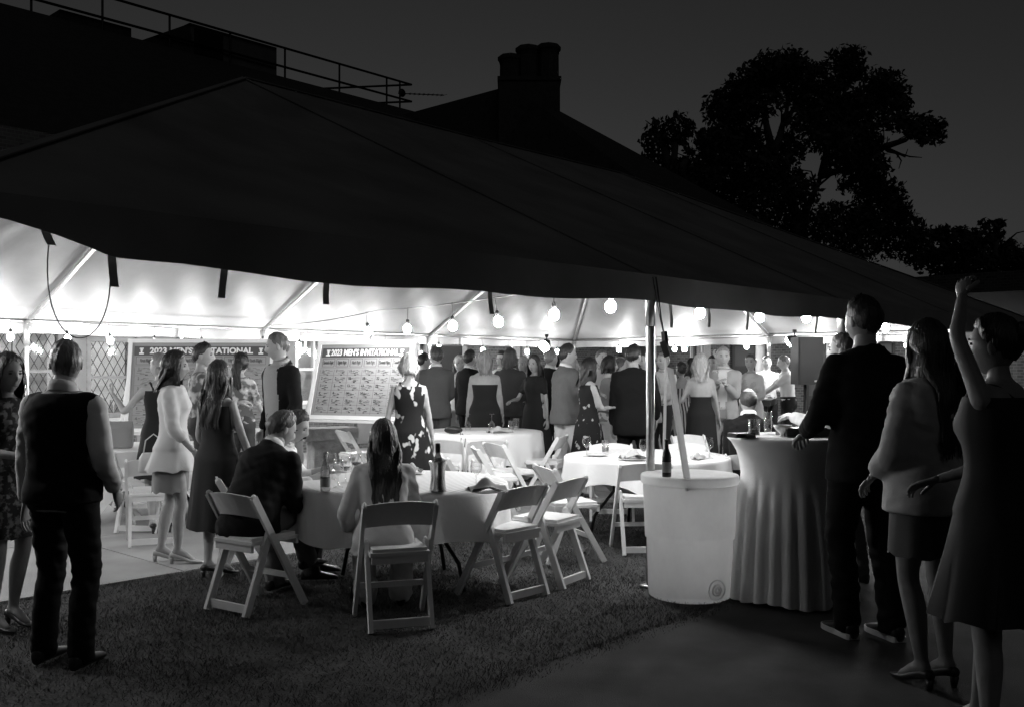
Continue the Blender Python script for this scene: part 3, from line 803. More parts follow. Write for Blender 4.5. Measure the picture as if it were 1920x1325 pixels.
# ballast barrel
bx, by = at(1293, 6.6), 6.6
o = empty('ballast_barrel', (bx, by, 0), R(-20), label='white plastic water barrel weighing down the front tent pole', category='barrel')
m_poly = translucent_mat('white_polyethylene', .97, .72)
b = B(); b.lathe([(.262, .0), (.278, .01), (.283, .05), (.292, .395), (.304, .405), (.306, .44), (.318, .76), (.318, .775)], 48); put('drum', b, m_poly, o, True)
b = B(); b.lathe([(.318, .772), (.330, .775), (.334, .79), (.334, .822), (.328, .832), (.30, .834), (.295, .828), (.16, .828), (.155, .822), (.10, .812), (.01, .81)], 48)
put('lid', b, m_poly, o, True)
b = B(); dr = np.array([math.sin(R(48)), -math.cos(R(48)), 0])
u_ = np.array([math.cos(R(48)), math.sin(R(48)), 0]); an_ = np.linspace(0, 2 * math.pi, 29)
for rr_, yy_, tk in ((.066, .286, .005), (.036, .289, .006), (.017, .292, .007)):
    b.tube([dr * yy_ + u_ * rr_ * math.cos(t) + np.array([0, 0, .09 + rr_ * math.sin(t)]) for t in an_], tk, 8, cap=False)
put('drain_bung', b, m_poly, o, True)

# ------------------------------------------------------------------ small things on the tables
def small(name, b, m, x, y, z, label, cat, rz=0.0, smooth=True, grp=None):
    o = put(name, b, m, None, smooth, label=label, category=cat)
    o.location = (x, y, z); o.rotation_euler = (0, 0, rz)
    if grp: o['group'] = grp
    return o
ZT = .752
m_wine = mat('red_wine', .03, .1)
def wineglass(px, Z, z, label, wine=0.0, flip=False, h=.19):
    x, y = at(px, Z), Z
    o = empty('wine_glass', (x, y, z), 0, label=label, category='glass')
    pr = [(.034, 0.0), (.033, .004), (.005, .01), (.004, h * .42), (.012, h * .46), (.034, h * .58), (.04, h * .72), (.036, h * .9), (.031, h)]
    if flip: pr = [(r, h - zz) for r, zz in pr][::-1]
    b = B(); b.lathe(pr, 16, cap=False); put('bowl', b, m_glass, o, True)
    if wine:
        b = B(); b.lathe([(.01, h * .47), (.031, h * .58), (.037, h * (.58 + .14 * wine)), (.005, h * (.58 + .14 * wine))], 14); put('wine', b, m_wine, o, True)
def tumbler(px, Z, z, label, h=.12, r=.036, liq=.4):
    o = empty('tumbler', (at(px, Z), Z, z), 0, label=label, category='glass')
    b = B(); b.lathe([(r * .9, 0.001), (r, h), (r - .003, h), (r * .85, .012), (.004, .012)], 18, cap=False); put('tumbler_wall', b, m_glass, o, True)
    b = B(); b.lathe([(r * .8, .013), (r * .86, h * liq), (.004, h * liq)], 14); put('drink', b, mat('pale_drink', .35, .2), o, True)
b = B(); b.lathe([(.045, 0), (.055, .005), (.055, .02), (.045, .09), (.05, .165), (.062, .195), (.064, .2), (.056, .198), (.048, .17), (.04, .02)], 24, cap=False)
cool = small('wine_cooler', b, mat('brushed_stainless', .55, .22, metal=1.0), at(821, 6.28), 6.28, ZT, 'stainless steel wine cooler on the nearest table', 'wine cooler')
b = B(); b.lathe([(.036, .03), (.037, .17), (.036, .20), (.016, .245), (.0145, .255), (.0145, .30)], 16)
bo = small('wine_bottle', b, mat('green_bottle_glass', .25, .1, trans=.6), at(821, 6.28), 6.28, ZT, 'dark-necked wine bottle standing in the steel cooler', 'bottle')
b = B(); b.lathe([(.0155, .255), (.017, .26), (.0165, .305), (.016, .316), (.004, .318)], 14); put('foil', b, mat('black_foil', .02, .4), bo, True)
b = B(); b.lathe([(.03, 0), (.033, .01), (.033, .14), (.014, .20), (.013, .24), (.015, .245), (.015, .258), (.003, .26)], 16)
o = small('water_bottle', b, glass_mat('bottle_glass', .8, .3), at(610, 6.3), 6.3, ZT, 'clear glass water bottle by the seated couple', 'bottle')
b = B(); b.lathe([(.0336, .03), (.0336, .09)], 16, cap=False); put('label_band', b, mat('grey_label', .25, .7), o, True)
for px, Z, w_, lb in [(634, 6.5, 0, 'wine glass just right of the clear water bottle'), (648, 6.75, .2, 'tall wine glass behind the first by the water bottle'), (622, 6.95, 0, 'wine glass behind the clear water bottle'),
                      (893, 6.5, 0, 'wine glass standing over the napkin plate'), (1207, 8.35, 1.2, 'glass of dark red wine left of the front pole'), (1330, 8.6, 0, 'empty wine glass near the cocktail table end')]:
    wineglass(px, Z, ZT, lb, w_)
for px, lb in [(877, 'upturned stemmed glass behind the black clutch bag'), (922, 'upturned stemmed glass beside the folded napkin')]:
    wineglass(px, 12.0, ZT + .045, lb, 0, True, .2)
tumbler(958, 11.9, ZT + .045, 'clear tumbler right of the upturned glasses'); tumbler(968, 12.1, ZT + .045, 'second clear tumbler behind the first at the table end', .14, .04, .3)
tumbler(1414, 6.35, 1.106, 'clear tumbler on the cocktail table by the seated man', .115, .04, .45)
tumbler(1440, 6.7, 1.106, 'straight glass behind the tumbler on the cocktail table', .15, .03, .2)
def napkin(px, Z, z, label, w=.2, seed=0):
    rg = np.random.RandomState(seed); n = 12; Q = np.zeros((n, n, 3))
    for i in range(n):
        for j in range(n):
            u, v = i / (n - 1) - .5, j / (n - 1) - .5
            Q[i, j] = (u * w, v * w * .7, .045 * math.exp(-(u * u + v * v) * 6) * (1 + .5 * math.sin(9 * u + seed)) + .012 * math.sin(11 * v + 3 * u + seed) + .012)
    b = B(); b.grid(Q); b.grid(Q - [0, 0, .01], 0, True)
    return small('napkin', b, mat('grey_napkin', .45, .9), at(px, Z), Z, z, label, 'napkin', rg.rand())
napkin(1186, 8.5, ZT + .012, 'crumpled grey napkin on the table behind the pole', .22, 1)
napkin(912, 6.25, ZT + .012, 'folded napkin on a plate at the right of the nearest table', .24, 2)
napkin(937, 11.5, ZT + .045, 'peaked napkin beside the upturned glasses', .28, 3)
napkin(1308, 8.55, ZT, 'dark crumpled napkin near the pole strap', .14, 4)
def plate(px, Z, z, label, r=.13):
    b = B(); b.lathe([(r * .6, .002), (r * .7, .004), (r, .014), (r * .98, .017), (r * .68, .008), (.01, .007)], 28); small('plate', b, mat('china', .8, .2), at(px, Z), Z, z, label, 'plate')
plate(912, 6.25, ZT - .002, 'white plate under the folded napkin on the nearest table'); plate(1186, 8.5, ZT - .002, 'plate under the crumpled napkin behind the pole')
plate(690, 7.2, ZT - .002, 'small plate beyond the seated long-haired woman', .1); plate(770, 7.35, ZT - .002, 'plate at the far rim of the nearest table', .11); plate(1120, 8.9, ZT - .002, 'plate at the left of the table behind the pole', .11)
napkin(770, 7.35, ZT + .01, 'napkin dropped on the far plate of the nearest table', .16, 6); tumbler(742, 7.25, ZT, 'short tumbler at the far side of the nearest table', .1); tumbler(1135, 9.2, ZT, 'tumbler on the table behind the pole', .12)
wineglass(668, 7.0, ZT, 'wine glass nearest the long-haired woman on her left', .5); wineglass(1100, 8.8, ZT, 'wine glass at the left rim of the table behind the pole', 0)
b = B(); b.ell((0, 0, .045), (.11, .035, .045), 16, 8); b.tube([(.08, -.02, .03), (.10, -.14, -.02), (.1, -.17, -.12), (.14, -.17, -.14), (.15, -.16, -.05), (.11, -.1, .01)], .005, 6)
small('clutch_bag', b, mat('black_satin', .015, .35), at(850, 11.25), 11.25, ZT + .045, 'black clutch bag with a wrist strap hanging off the table', 'bag')
b = B(); b.lathe([(.03, 0), (.031, .01), (.031, .13), (.026, .155), (.014, .19), (.0125, .235), (.0145, .238), (.0145, .25), (.004, .252)], 18)
o = small('beer_bottle', b, mat('brown_beer_glass', .035, .12), at(1250, 6.44), 6.44, .832, 'brown beer bottle standing on the barrel lid', 'bottle')
b = B(); b.lathe([(.0316, .03), (.0316, .1)], 18, cap=False); put('label_band', b, mat('grey_label', .25, .7), o, True)
b = B(); b.box((0, 0, .014), (.15, .1, .028)); b.box((0.02, -.06, .01), (.07, .04, .02)); small('phone_case', b, mat('black_leather', .015, .4), at(1390, 6.3), 6.3, 1.106, 'small black wallet on the left edge of the cocktail table', 'wallet', .4, False)
b = B(); b.box((0, 0, .025), (.3, .2, .05)); b.box((0, 0, .053), (.27, .17, .006)); small('serving_tray', b, mat('black_leather', .015, .4), at(1505, 6.45), 6.45, 1.106, 'black check tray in front of the tall man on the cocktail table', 'tray', .1, False)
b = B(); b.lathe([(.02, 0), (.025, .004), (.012, .012), (.05, .05), (.062, .075), (.058, .075), (.045, .05)], 20, cap=False); small('snack_bowl', b, mat('china', .8, .2), at(1467, 6.4), 6.4, 1.106, 'small white bowl beside the black tray', 'bowl')
# bags
b = B(); rings = []
for z, sx, sy in [(0, .13, .07), (.02, .14, .075), (.2, .145, .07), (.27, .14, .02)]:
    an = np.arange(20) * 2 * math.pi / 20; c_, s__ = np.cos(an), np.sin(an)
    rings.append(np.stack([sx * np.sign(c_) * np.abs(c_) ** .35, sy * np.sign(s__) * np.abs(s__) ** .35, np.full(20, z)], 1))
b.loft(rings); small('gift_bag', b, mat('grey_paper', .3, .8, bump=.4, bscale=12), at(222, 9.8), 9.8, ZT, 'grey paper bag standing on the left table', 'bag', .2, False)
# white bin at the back
b = B(); b.lathe([(.15, 0), (.19, .5), (.2, .5), (.2, .53), (.18, .53)], 20); small('white_bin', b, mat('china', .8, .2), at(847, 15.5), 15.5, .37, 'white plastic bucket on a stool beside the dark speaker', 'bucket')
b = B(); b.box((0, 0, .345), (.4, .4, .04))
for sx in (-1, 1):
    for sy in (-1, 1): b.beam((sx * .16, sy * .16, .33), (sx * .18, sy * .18, 0.0), .035, .035, (1, 0, 0))
small('low_stool', b, m_darkwood, at(847, 15.5), 15.5, .013, 'low dark stool carrying the white bucket', 'stool', .3, False)

# stone bench and planter near the boards
b = B(); b.box((0, 0, .66), (.75, .5, .16)); b.box((0, 0, .30), (.45, .36, .58)); small('stone_pedestal', b, mat('weathered_stone', .3, .9, var=.3, scale=9, bump=.5, bscale=30), at(612, 13.2), 13.2, .013, 'weathered stone pedestal behind the tilted scoreboard', 'pedestal', .5, False)

# ------------------------------------------------------------------ scoreboards on easels
m_board = mat('score_sheet', .27, .6, var=.05, scale=4)
m_ink = mat('printed_ink', .05, .6)
m_head = mat('heading_band', .07, .6)
m_wh = mat('white_lettering', .75, .6)
def text(body, size, loc, m, parent, sx=1.0, off=0.0, al='CENTER', name='lettering'):
    cu = bpy.data.curves.new(name, 'FONT'); cu.body = body; cu.size = size; cu.align_x = al; cu.align_y = 'CENTER'; cu.offset = off; cu.extrude = .0008
    cu.materials.append(m); cu.resolution_u = 3
    o = link(name, cu, parent); o.location = loc; o.rotation_euler = (R(90), 0, 0); o.scale = (sx, 1, 1)
    return o
def scoreboard(x, y, rz, tilt, w, h, zc, flights, label, nums):
    o = empty('scoreboard', (x, y, zc), rz, label=label, category='scoreboard')
    pv = empty('board', (0, 0, 0)); pv.parent = o; pv.rotation_euler = (tilt, 0, 0)
    b = B(); b.box((0, .012, 0), (w, .02, h)); put('sheet', b, m_board, pv)
    b = B(); t = .05
    b.box((0, .008, h / 2 + t / 2 - .01), (w + 2 * t, .045, t)); b.box((-w / 2 - t / 2 + .01, .008, 0), (t, .0449, h - .02)); b.box((w / 2 + t / 2 - .01, .008, 0), (t, .0449, h - .02)); b.box((0, .008, -h / 2 - t / 2 + .01), (w + 2 * t, .045, t))
    put('board_frame', b, m_trim, pv)
    zb = h / 2 - .115
    b = B(); b.box((0, -.001, zb), (w - .08, .006, .12)); put('heading_band', b, m_head, pv)
    text("2023 MEN'S INVITATIONAL", .105, (0, -.006, zb), m_wh, pv, w / 1.75 * 1.02, .004, name='heading')
    for s_ in (-1, 1):                       # the small emblem at each end of the heading
        b = B(); x0 = s_ * (w / 2 - .13)
        b.box((x0, -.006, zb), (.02, .004, .06)); b.box((x0, -.0065, zb + .03), (.05, .004, .016)); b.box((x0, -.0062, zb - .032), (.06, .004, .02)); b.box((x0, -.0066, zb + .008), (.036, .004, .014))
        put('emblem', b, m_wh, pv)
    nc = len(flights); cw = (w - .1) / nc
    lines = B()
    for i, f in enumerate(flights):
        xc = -w / 2 + .05 + cw * (i + .5)
        text(f + ' Flight', .062, (xc, -.002, zb - .125), m_ink, pv, .62 * min(1, cw / .3), 0.0006, name='flight_name')
        bx_ = B()
        for dx_, sx_, dz_, sz_ in [(0, cw - .03, .05, .004), (0, cw - .03, -.05, .004), (-(cw - .03) / 2, .004, 0, .1), ((cw - .03) / 2, .004, 0, .1)]:
            bx_.box((xc + dx_, .0012, zb - .125 + dz_), (sx_, .002, sz_))
        put('flight_box', bx_, m_ink, pv)
    rg = np.random.RandomState(3); top = zb - .20; rows = 6; rh = (h / 2 + top - .04) / rows
    for i in range(nc):
        xc = -w / 2 + .05 + cw * (i + .5)
        for r in range(rows):
            z0 = top - rh * r
            text(str(nums + r + 1 + (0 if i < 2 else 10 * (i // 2) * (nums == 0))), .05, (xc - cw * .3, -.002, z0 - .03), m_ink, pv, .8, .0008, name='number')
            for k in range(11):
                q = xc + cw * rg.uniform(-.3, .3); lines.box((q, .0013, z0 - .02 - (rh - .04) * k / 11), (cw * rg.uniform(.06, .34), .002, .0035))
            lines.box((xc + .05 * cw, .0012, z0 - rh * .85), (cw * .12, .002, .012))
    for i in range(nc + 1):
        lines.box((-w / 2 + .05 + cw * i, .0017, (top - h / 2) / 2 + .01), (.002, .0016, top + h / 2 - .04))
    for r in range(rows + 1):
        lines.box((0, .0016, top - rh * r + .01), (w - .1, .0016, .002))
    lo = put('score_print', lines, m_ink, pv); lo['kind'] = 'stuff'
    # easel legs
    zf = -zc + .015
    for s_ in (-1, 1):
        b = B(); up = np.array([0, math.sin(-tilt) * (h / 2) + .04, math.cos(tilt) * h / 2])
        b.beam((s_ * (w / 2 - .0), math.sin(-tilt) * h / 2 + .07, math.cos(tilt) * h / 2 - .02), (s_ * (w / 2 + .16), -math.sin(-tilt) * (zc * 1.0) + -.02, zf), .045, .03, (1, 0, 0)); put('easel_leg', b, m_trim, o)
    b = B(); b.beam((0, .09 + math.sin(-tilt) * h * .4, h * .4), (.1, .75, zf), .045, .03, (1, 0, 0)); put('easel_leg', b, m_trim, o)
    b = B(); b.box((0, -.05 - math.sin(-tilt) * h / 2 + .0, -math.cos(tilt) * h / 2 - .055), (w + .25, .07, .025)); put('easel_ledge', b, m_trim, o)
    return o
sb1 = lift(375, 730, 12.3)
scoreboard(sb1[0], 12.3, R(2), R(-9), 1.78, 1.12, 692 and (HC + (692 - 722) * 12.3 / F), ['First', 'Second', 'Third', 'Fourth', 'Fifth', 'Sixth'], 'white framed tournament scoreboard behind the group at left', 0)
scoreboard(at(676, 11.7), 11.7, R(-24), R(-16), 1.32, .92, HC + (692 - 712) * 11.7 / F, ['Seventh', 'Eighth', 'Ninth', 'Tenth', 'Eleventh', 'Twelfth'], 'tilted tournament scoreboard on a white easel right of the tall man', 0)

# ------------------------------------------------------------------ the band's gear
def speaker(px, Z, z0, w, d, h, rz, label, stand):
    o = empty('loudspeaker', (at(px, Z), Z, 0.012), rz, label=label, category='loudspeaker')
    b = B(); V = [(-w / 2, -d / 2), (w / 2, -d / 2), (w * .38, d / 2), (-w * .38, d / 2)]
    b.add([(x, y, z0) for x, y in V] + [(x, y, z0 + h) for x, y in V], [(0, 3, 2, 1), (4, 5, 6, 7), (0, 1, 5, 4), (1, 2, 6, 5), (2, 3, 7, 6), (3, 0, 4, 7)])
    put('cabinet', b, mat('speaker_cabinet', .03, .6, var=.2, scale=20), o)
    b = B(); b.box((0, -d / 2 - .006, z0 + h / 2), (w - .04, .012, h - .05)); put('grille', b, mat('speaker_grille', .02, .5), o)
    b = B(); b.box((w * .2, -d / 2 - .014, z0 + .05), (.05, .006, .025)); put('badge', b, m_steel, o)
    b = B(); b.tube([(0, 0, .02), (0, 0, z0)], .02, 8)
    if stand:
        for k in range(3):
            a_ = k * 2.094 + .4; b.tube([(0, 0, .7), (.45 * math.cos(a_), .45 * math.sin(a_), .02)], .013, 6)
            b.tube([(0, 0, .3), (.25 * math.cos(a_), .25 * math.sin(a_), .33)], .009, 6)
    put('tripod_stand', b, m_black_iron, o, True)
speaker(1510, 14.0, 1.32, .38, .36, .68, R(8), 'tall black loudspeaker on a stand beside the keyboard player', True)
speaker(847, 16.2, 1.12, .52, .45, .80, R(-15), 'dark loudspeaker on a stand at the back behind the crowd', True)
# keyboard
kx, ky = at(1432, 16.5), 16.5
o = empty('keyboard', (kx, ky, .013), R(70), label='electric keyboard on a folding stand in front of the keyboard player', category='keyboard')
b = B(); b.box((0, 0, .98), (1.15, .34, .1)); put('case', b, mat('black_plastic', .02, .4), o)
b = B(); b.box((0, .06, 1.035), (1.08, .16, .012)); put('keys', b, m_trim, o)
b = B()
for s_ in (-1, 1): b.beam((-.35 * s_, -.12, .93), (.35 * s_, .1, 0), .03, .03); 
put('stand', b, m_black_iron, o)
# drum kit
dx_, dy_ = at(1245, 17.5), 17.5
o = empty('drum_kit', (dx_, dy_, .013), R(10), label='drum kit at the back of the band, right of the front pole', category='drums')
for (x, y, z, r, h, nm) in [(0, -.1, .28, .27, .4, 'bass_drum'), (-.45, -.1, .62, .18, .16, 'snare_drum'), (.2, -.15, .72, .15, .2, 'tom_drum'), (.5, .1, .5, .2, .36, 'floor_tom')]:
    b = B()
    if nm == 'bass_drum': b.tube([(x, y - h / 2, z), (x, y + h / 2, z)], r, 24)
    else: b.lathe([(r, z - h / 2), (r * 1.03, z - h / 2 + .02), (r, z - h / 2 + .03), (r, z + h / 2 - .03), (r * 1.03, z + h / 2 - .02), (r, z + h / 2)], 22, (x, y, 0)); b.tube([(x, y, 0), (x, y, z - h / 2)], .015, 6)
    dm = put(nm, b, mat('drum_shell', .12, .3), o, True)
    b = B()
    if nm == 'bass_drum': b.tube([(x, y - h / 2 - .012, z), (x, y - h / 2 - .002, z)], r * .97, 24)
    else: b.lathe([(r * .97, z + h / 2 + .001), (r * .97, z + h / 2 + .006)], 22, (x, y, 0))
    put('drum_head', b, m_trim, dm)
for (x, y, z, r) in [(-.75, 0, 1.05, .22), (.65, -.2, 1.12, .24), (-.55, .3, .85, .17)]:
    b = B(); b.lathe([(.01, z + .03), (.05, z + .02), (r, z), (r, z - .003), (.05, z + .01)], 24, (x, y, 0)); b.tube([(x, y, 0), (x, y, z + .05)], .01, 6); put('cymbal', b, mat('bronze_cymbal', .6, .25, metal=1.0), o, True)
# microphone stand
o = empty('microphone_stand', (at(1385, 15.8), 15.8, .013), .3, label='thin microphone stand in front of the singer', category='microphone')
b = B(); b.lathe([(.13, 0), (.13, .015), (.02, .03)], 16); b.tube([(0, 0, 0), (0, 0, 1.3), (.1, -.2, 1.52)], .01, 6); put('stand', b, m_black_iron, o)
b = B(); b.tube([(.1, -.2, 1.52), (.12, -.26, 1.56)], [.018, .024], 8, rnd=True); put('microphone', b, m_black_iron, o, True)

# ------------------------------------------------------------------ people
JOBS = []
TZ = np.array([.80, .86, .93, .98, 1.03, 1.08, 1.13, 1.19, 1.25, 1.31, 1.36, 1.40, 1.435, 1.46, 1.50])
TM = (np.array([.150, .163, .168, .163, .155, .150, .152, .160, .170, .176, .174, .156, .118, .082, .062]),
      np.array([.100, .112, .116, .108, .102, .102, .106, .112, .118, .118, .112, .100, .084, .070, .062]))
TF = (np.array([.160, .172, .174, .162, .142, .128, .124, .130, .140, .147, .148, .132, .098, .068, .052]),
      np.array([.105, .116, .118, .106, .094, .086, .086, .092, .100, .102, .095, .084, .070, .058, .052]))

def ik(a, t, l1, l2, hint):
    a, t, hint = map(lambda q: np.array(q, float), (a, t, hint))
    d = t - a; D = np.linalg.norm(d); mx = (l1 + l2) * .999
    if D > mx:
        t = a + d * mx / D; d = t - a; D = mx
    u = d / D; x = (l1 * l1 - l2 * l2 + D * D) / (2 * D); h = math.sqrt(max(1e-8, l1 * l1 - x * x))
    n = hint - u * (hint @ u); n /= np.linalg.norm(n) + 1e-9
    return a + u * x + n * h, t

def smooth_path(pts, rad, k=5):
    P = np.array(pts, float); r = np.array(rad, float); out, ro = [], []
    Q = np.concatenate([[2 * P[0] - P[1]], P, [2 * P[-1] - P[-2]]]); rr = np.concatenate([[r[0]], r, [r[-1]]])
    for i in range(1, len(P)):
        for t in np.linspace(0, 1, k, endpoint=False):
            t2, t3 = t * t, t * t * t
            w = np.array([-.5 * t3 + t2 - .5 * t, 1.5 * t3 - 2.5 * t2 + 1, -1.5 * t3 + 2 * t2 + .5 * t, .5 * t3 - .5 * t2])
            out.append(w @ Q[i - 1:i + 3]); ro.append(max(.004, w @ rr[i - 1:i + 3]))
    out.append(P[-1]); ro.append(r[-1])
    return np.array(out), np.array(ro)

def head_pts(th, ph):
    d = np.stack([np.sin(th) * np.sin(ph), np.sin(th) * np.cos(ph), np.cos(th)], -1)
    p = d * np.array([.077, .097, .122])
    x, y, z = p[..., 0].copy(), p[..., 1].copy(), p[..., 2].copy()
    t = np.clip(-z / .122, 0, 1)
    x *= 1 - .26 * t ** 1.4
    y = np.where(y < 0, y * (1.04 - .42 * t), y * (1 - .06 * t))
    fr = (y > 0)
    g = lambda a, b, sa, sb: np.exp(-((x - a) / sa) ** 2 - ((z - b) / sb) ** 2)
    dy = .021 * g(0, -.022, .013, .019) + .010 * g(0, .004, .009, .022) + .005 * g(0, .032, .05, .012) - .010 * (g(.032, .012, .016, .011) + g(-.032, .012, .016, .011))
    dy += .006 * g(0, -.060, .022, .007) + .006 * g(0, -.074, .018, .006) - .004 * g(0, -.067, .024, .003) + .008 * g(0, -.100, .022, .014) + .004 * (g(.045, -.02, .018, .02) + g(-.045, -.02, .018, .02))
    y = y + np.where(fr, dy, 0)
    return np.stack([x, y, z], -1)

def add_head(b, Tm):
    n, m = 40, 30
    ph = np.linspace(0, 2 * math.pi, n, endpoint=False); rings = []
    for i in range(m + 1):
        th = math.pi * (.01 + .98 * i / m)
        rings.append(Tm(head_pts(np.full(n, th), ph)))
    b.loft(rings[::-1], 0)
    for s_ in (-1, 1):
        q = B(); q.ell((s_ * .076, -.008, -.005), (.008, .018, .030), 10, 8); b.add(Tm(q.verts()), q.f, 0)
        q = B(); q.ell((s_ * .032, .083, .012), (.013, .006, .006), 10, 6); b.add(Tm(q.verts()), q.f, 1)
        q = B(); q.ell((s_ * .032, .090, .031), (.018, .005, .004), 10, 6); b.add(Tm(q.verts()), q.f, 1)
    q = B(); q.ell((0, .093, -.067), (.020, .006, .004), 10, 6); b.add(Tm(q.verts()), q.f, 2)

def hand(b, w, d, nrm, sd, curl=.35, sc_=1.0):
    d = d / np.linalg.norm(d); nrm = nrm - d * (nrm @ d); nrm /= np.linalg.norm(nrm); s_ = np.cross(d, nrm) * sd
    an = np.arange(10) * 2 * math.pi / 10
    rings = []
    for t, wd, tk in [(-.02, .024, .019), (.01, .027, .017), (.04, .038, .015), (.07, .042, .014), (.092, .040, .012), (.1, .034, .008)]:
        c = w + d * t * sc_
        rings.append(c + sc_ * (np.cos(an)[:, None] * wd * s_ + np.sin(an)[:, None] * tk * nrm))
    b.loft(rings, 0)
    for k, (o, L_, r) in enumerate([(-.030, .062, .0075), (-.010, .074, .0085), (.011, .078, .0088), (.031, .070, .0085)]):
        p = w + sc_ * (d * .09 + s_ * o); P_ = [p]; a_ = 0
        sp = s_ * o * 1.6
        for j, f in enumerate((.45, .32, .25)):
            a_ += curl * (1 + .12 * k) * (1.0 if j else .6)
            p = p + sc_ * L_ * f * (d * math.cos(a_) + nrm * math.sin(a_) + sp); P_.append(p)
        b.tube(P_, [r * sc_, r * sc_, r * .92 * sc_, r * .78 * sc_], 7, 0, True)
    p = w + sc_ * (d * .025 + s_ * .030)
    P_ = [p, p + sc_ * (d * .025 + s_ * .025 + nrm * .008), p + sc_ * (d * .05 + s_ * .032 + nrm * (.012 + .02 * curl)), p + sc_ * (d * .07 + s_ * .028 + nrm * (.014 + .05 * curl))]
    b.tube(P_, [.014 * sc_, .0115 * sc_, .0105 * sc_, .0085 * sc_], 7, 0, True)

def hair_mesh(style, Tm, ln, seed, push=.1):
    rg = np.random.RandomState(seed); b = B(); n, m = 44, 14
    ph = np.linspace(-math.pi, math.pi, n, endpoint=False)
    if style in ('short', 'balding', 'crop'):
        tm = np.interp(np.abs(np.degrees(ph)), [0, 40, 60, 76, 95, 118, 180], [49, 51, 60, 78, 85, 107, 122])
        off = .013 if style == 'short' else .007
    elif style == 'updo':
        tm = np.interp(np.abs(np.degrees(ph)), [0, 50, 70, 100, 130, 180], [48, 52, 74, 92, 112, 118]); off = .018
    else:
        tm = np.interp(np.abs(np.degrees(ph)), [0, 40, 62, 85, 110, 180], [40, 52, 84, 108, 122, 128]); off = .02
    rings = []
    for i in range(m + 1):
        t = i / m
        if style == 'balding': t = .42 + .58 * t
        th = np.radians(tm) * max(t, .02)
        P_ = head_pts(th, ph); ct = P_ / (np.linalg.norm(P_, axis=1)[:, None] + 1e-9)
        o_ = off * (1 - .8 * max(0, t - .75) / .25) * (.35 if style == 'balding' and t < .5 else 1)
        nz = .003 * np.sin(ph * 17 + i * 1.3 + seed) + .003 * np.sin(ph * 31 + i * .7)
        P_ = P_ + ct * (o_ + nz * (style != 'balding'))[:, None]
        if style == 'short': P_[:, 2] += .010 * np.exp(-((ph) / .9) ** 2) * (1 - t)
        rings.append(Tm(P_))
    b.loft(rings, 0, False)
    if style == 'balding': return b
    b.f.append(tuple(range(n))); b.m.append(0)
    if style in ('short', 'crop'): return b
    def strand(phi, o_, le, back):
        P_ = [head_pts(np.array(R(t)), np.array(phi)) for t in (12, 30, 48, 66, 84)]
        P_ = [p * (1 + o_ / .1) for p in P_]
        q = P_[-1].copy(); z = q[2]; k = 9
        for j in range(1, k + 1):
            t = j / k; zz = z - t * (le + z); x = q[0] * (1.04 + .18 * math.sin(min(1, t * 1.4) * 3.1)); x *= 1 - .25 * t
            y = q[1]
            if back: y = min(y, -.06 - push * min(1, max(0, (-zz - .06) / .16)))
            else: y = y * (1 - .2 * t)
            wv = .007 * math.sin(zz * 38 + phi * 7 + seed)
            P_.append(np.array([x + wv, y + .006 * math.sin(zz * 29 + phi * 5) , zz]))
        return np.array(P_)
    def ribbon(P_, w):
        tg = np.gradient(P_, axis=0); rad = P_ * np.array([1, 1, .3]); s_ = np.cross(tg, rad); s_ /= np.linalg.norm(s_, axis=1)[:, None] + 1e-9
        wv = w * np.concatenate([np.linspace(.5, 1, 4), np.ones(len(P_) - 7), np.linspace(1, .25, 3)])
        Q = np.stack([P_ - s_ * wv[:, None], P_ + rad * .03, P_ + s_ * wv[:, None]], 1)
        b.grid(Tm(Q.reshape(-1, 3)).reshape(Q.shape), 0)
    if style in ('long', 'bob'):
        cols = np.radians(np.linspace(62, 298, 30))
        Q = np.array([strand(p, .008, ln * .93, abs(math.degrees(p) - 180) < 95) for p in cols])
        b.grid(Tm(Q.reshape(-1, 3)).reshape(Q.shape), 0)
        for _ in range(95):
            p = R(rg.uniform(58, 302)); ribbon(strand(p, rg.uniform(.010, .026), ln * rg.uniform(.84, 1.06), abs(math.degrees(p) - 180) < 100 and rg.rand() < .93), rg.uniform(.007, .014))
    if style == 'ponytail':
        for _ in range(60):
            s0 = np.array([rg.normal(0, .012), -.115, .03 + rg.normal(0, .012)]); le = ln * rg.uniform(.85, 1.1); sp = rg.normal(0, .022)
            P_ = np.array([s0 + [sp * min(1, 2 * t) * (1.3 - t), -.035 * math.sin(min(1, t * 3) * 1.57) - rg.normal(0, .004), -le * t + .02 * math.sin(3.1 * min(1, t * 4)) + 0] for t in np.linspace(0, 1, 14)])
            P_[:, 0] += .012 * np.sin(P_[:, 2] * 22 + seed)
            ribbon(P_, .012)
        q = B(); q.ell((0, -.118, .03), (.024, .028, .024)); b.add(Tm(q.verts()), q.f, 0)
    if style == 'updo':
        q = B(); q.ell((0, -.105, .05), (.055, .045, .05), 16, 12); V_ = q.verts(); V_ += .006 * np.sin(V_ * 90); b.add(Tm(V_), q.f, 0)
    return b

def job(obj, raw, mats, voxel, smooth=6, extra=None, wr=0.0, cut=None):
    JOBS.append((obj, raw, mats, voxel, smooth, extra, wr, cut))

HAIRM = {}
def hairmat(v):
    k = 'hair_%03d' % int(v * 1000)
    if k not in HAIRM:
        HAIRM[k] = mat(k, v, .42, var=.45, scale=60, bump=.5, bscale=120, stretch=(1, 1, .08), spec=.5)
    return HAIRM[k]
def skinmat(v):
    return mat('skin_%02d' % int(v * 100), v, .5, var=.08, scale=25, bump=.06, bscale=180, sss=.0, spec=.35)

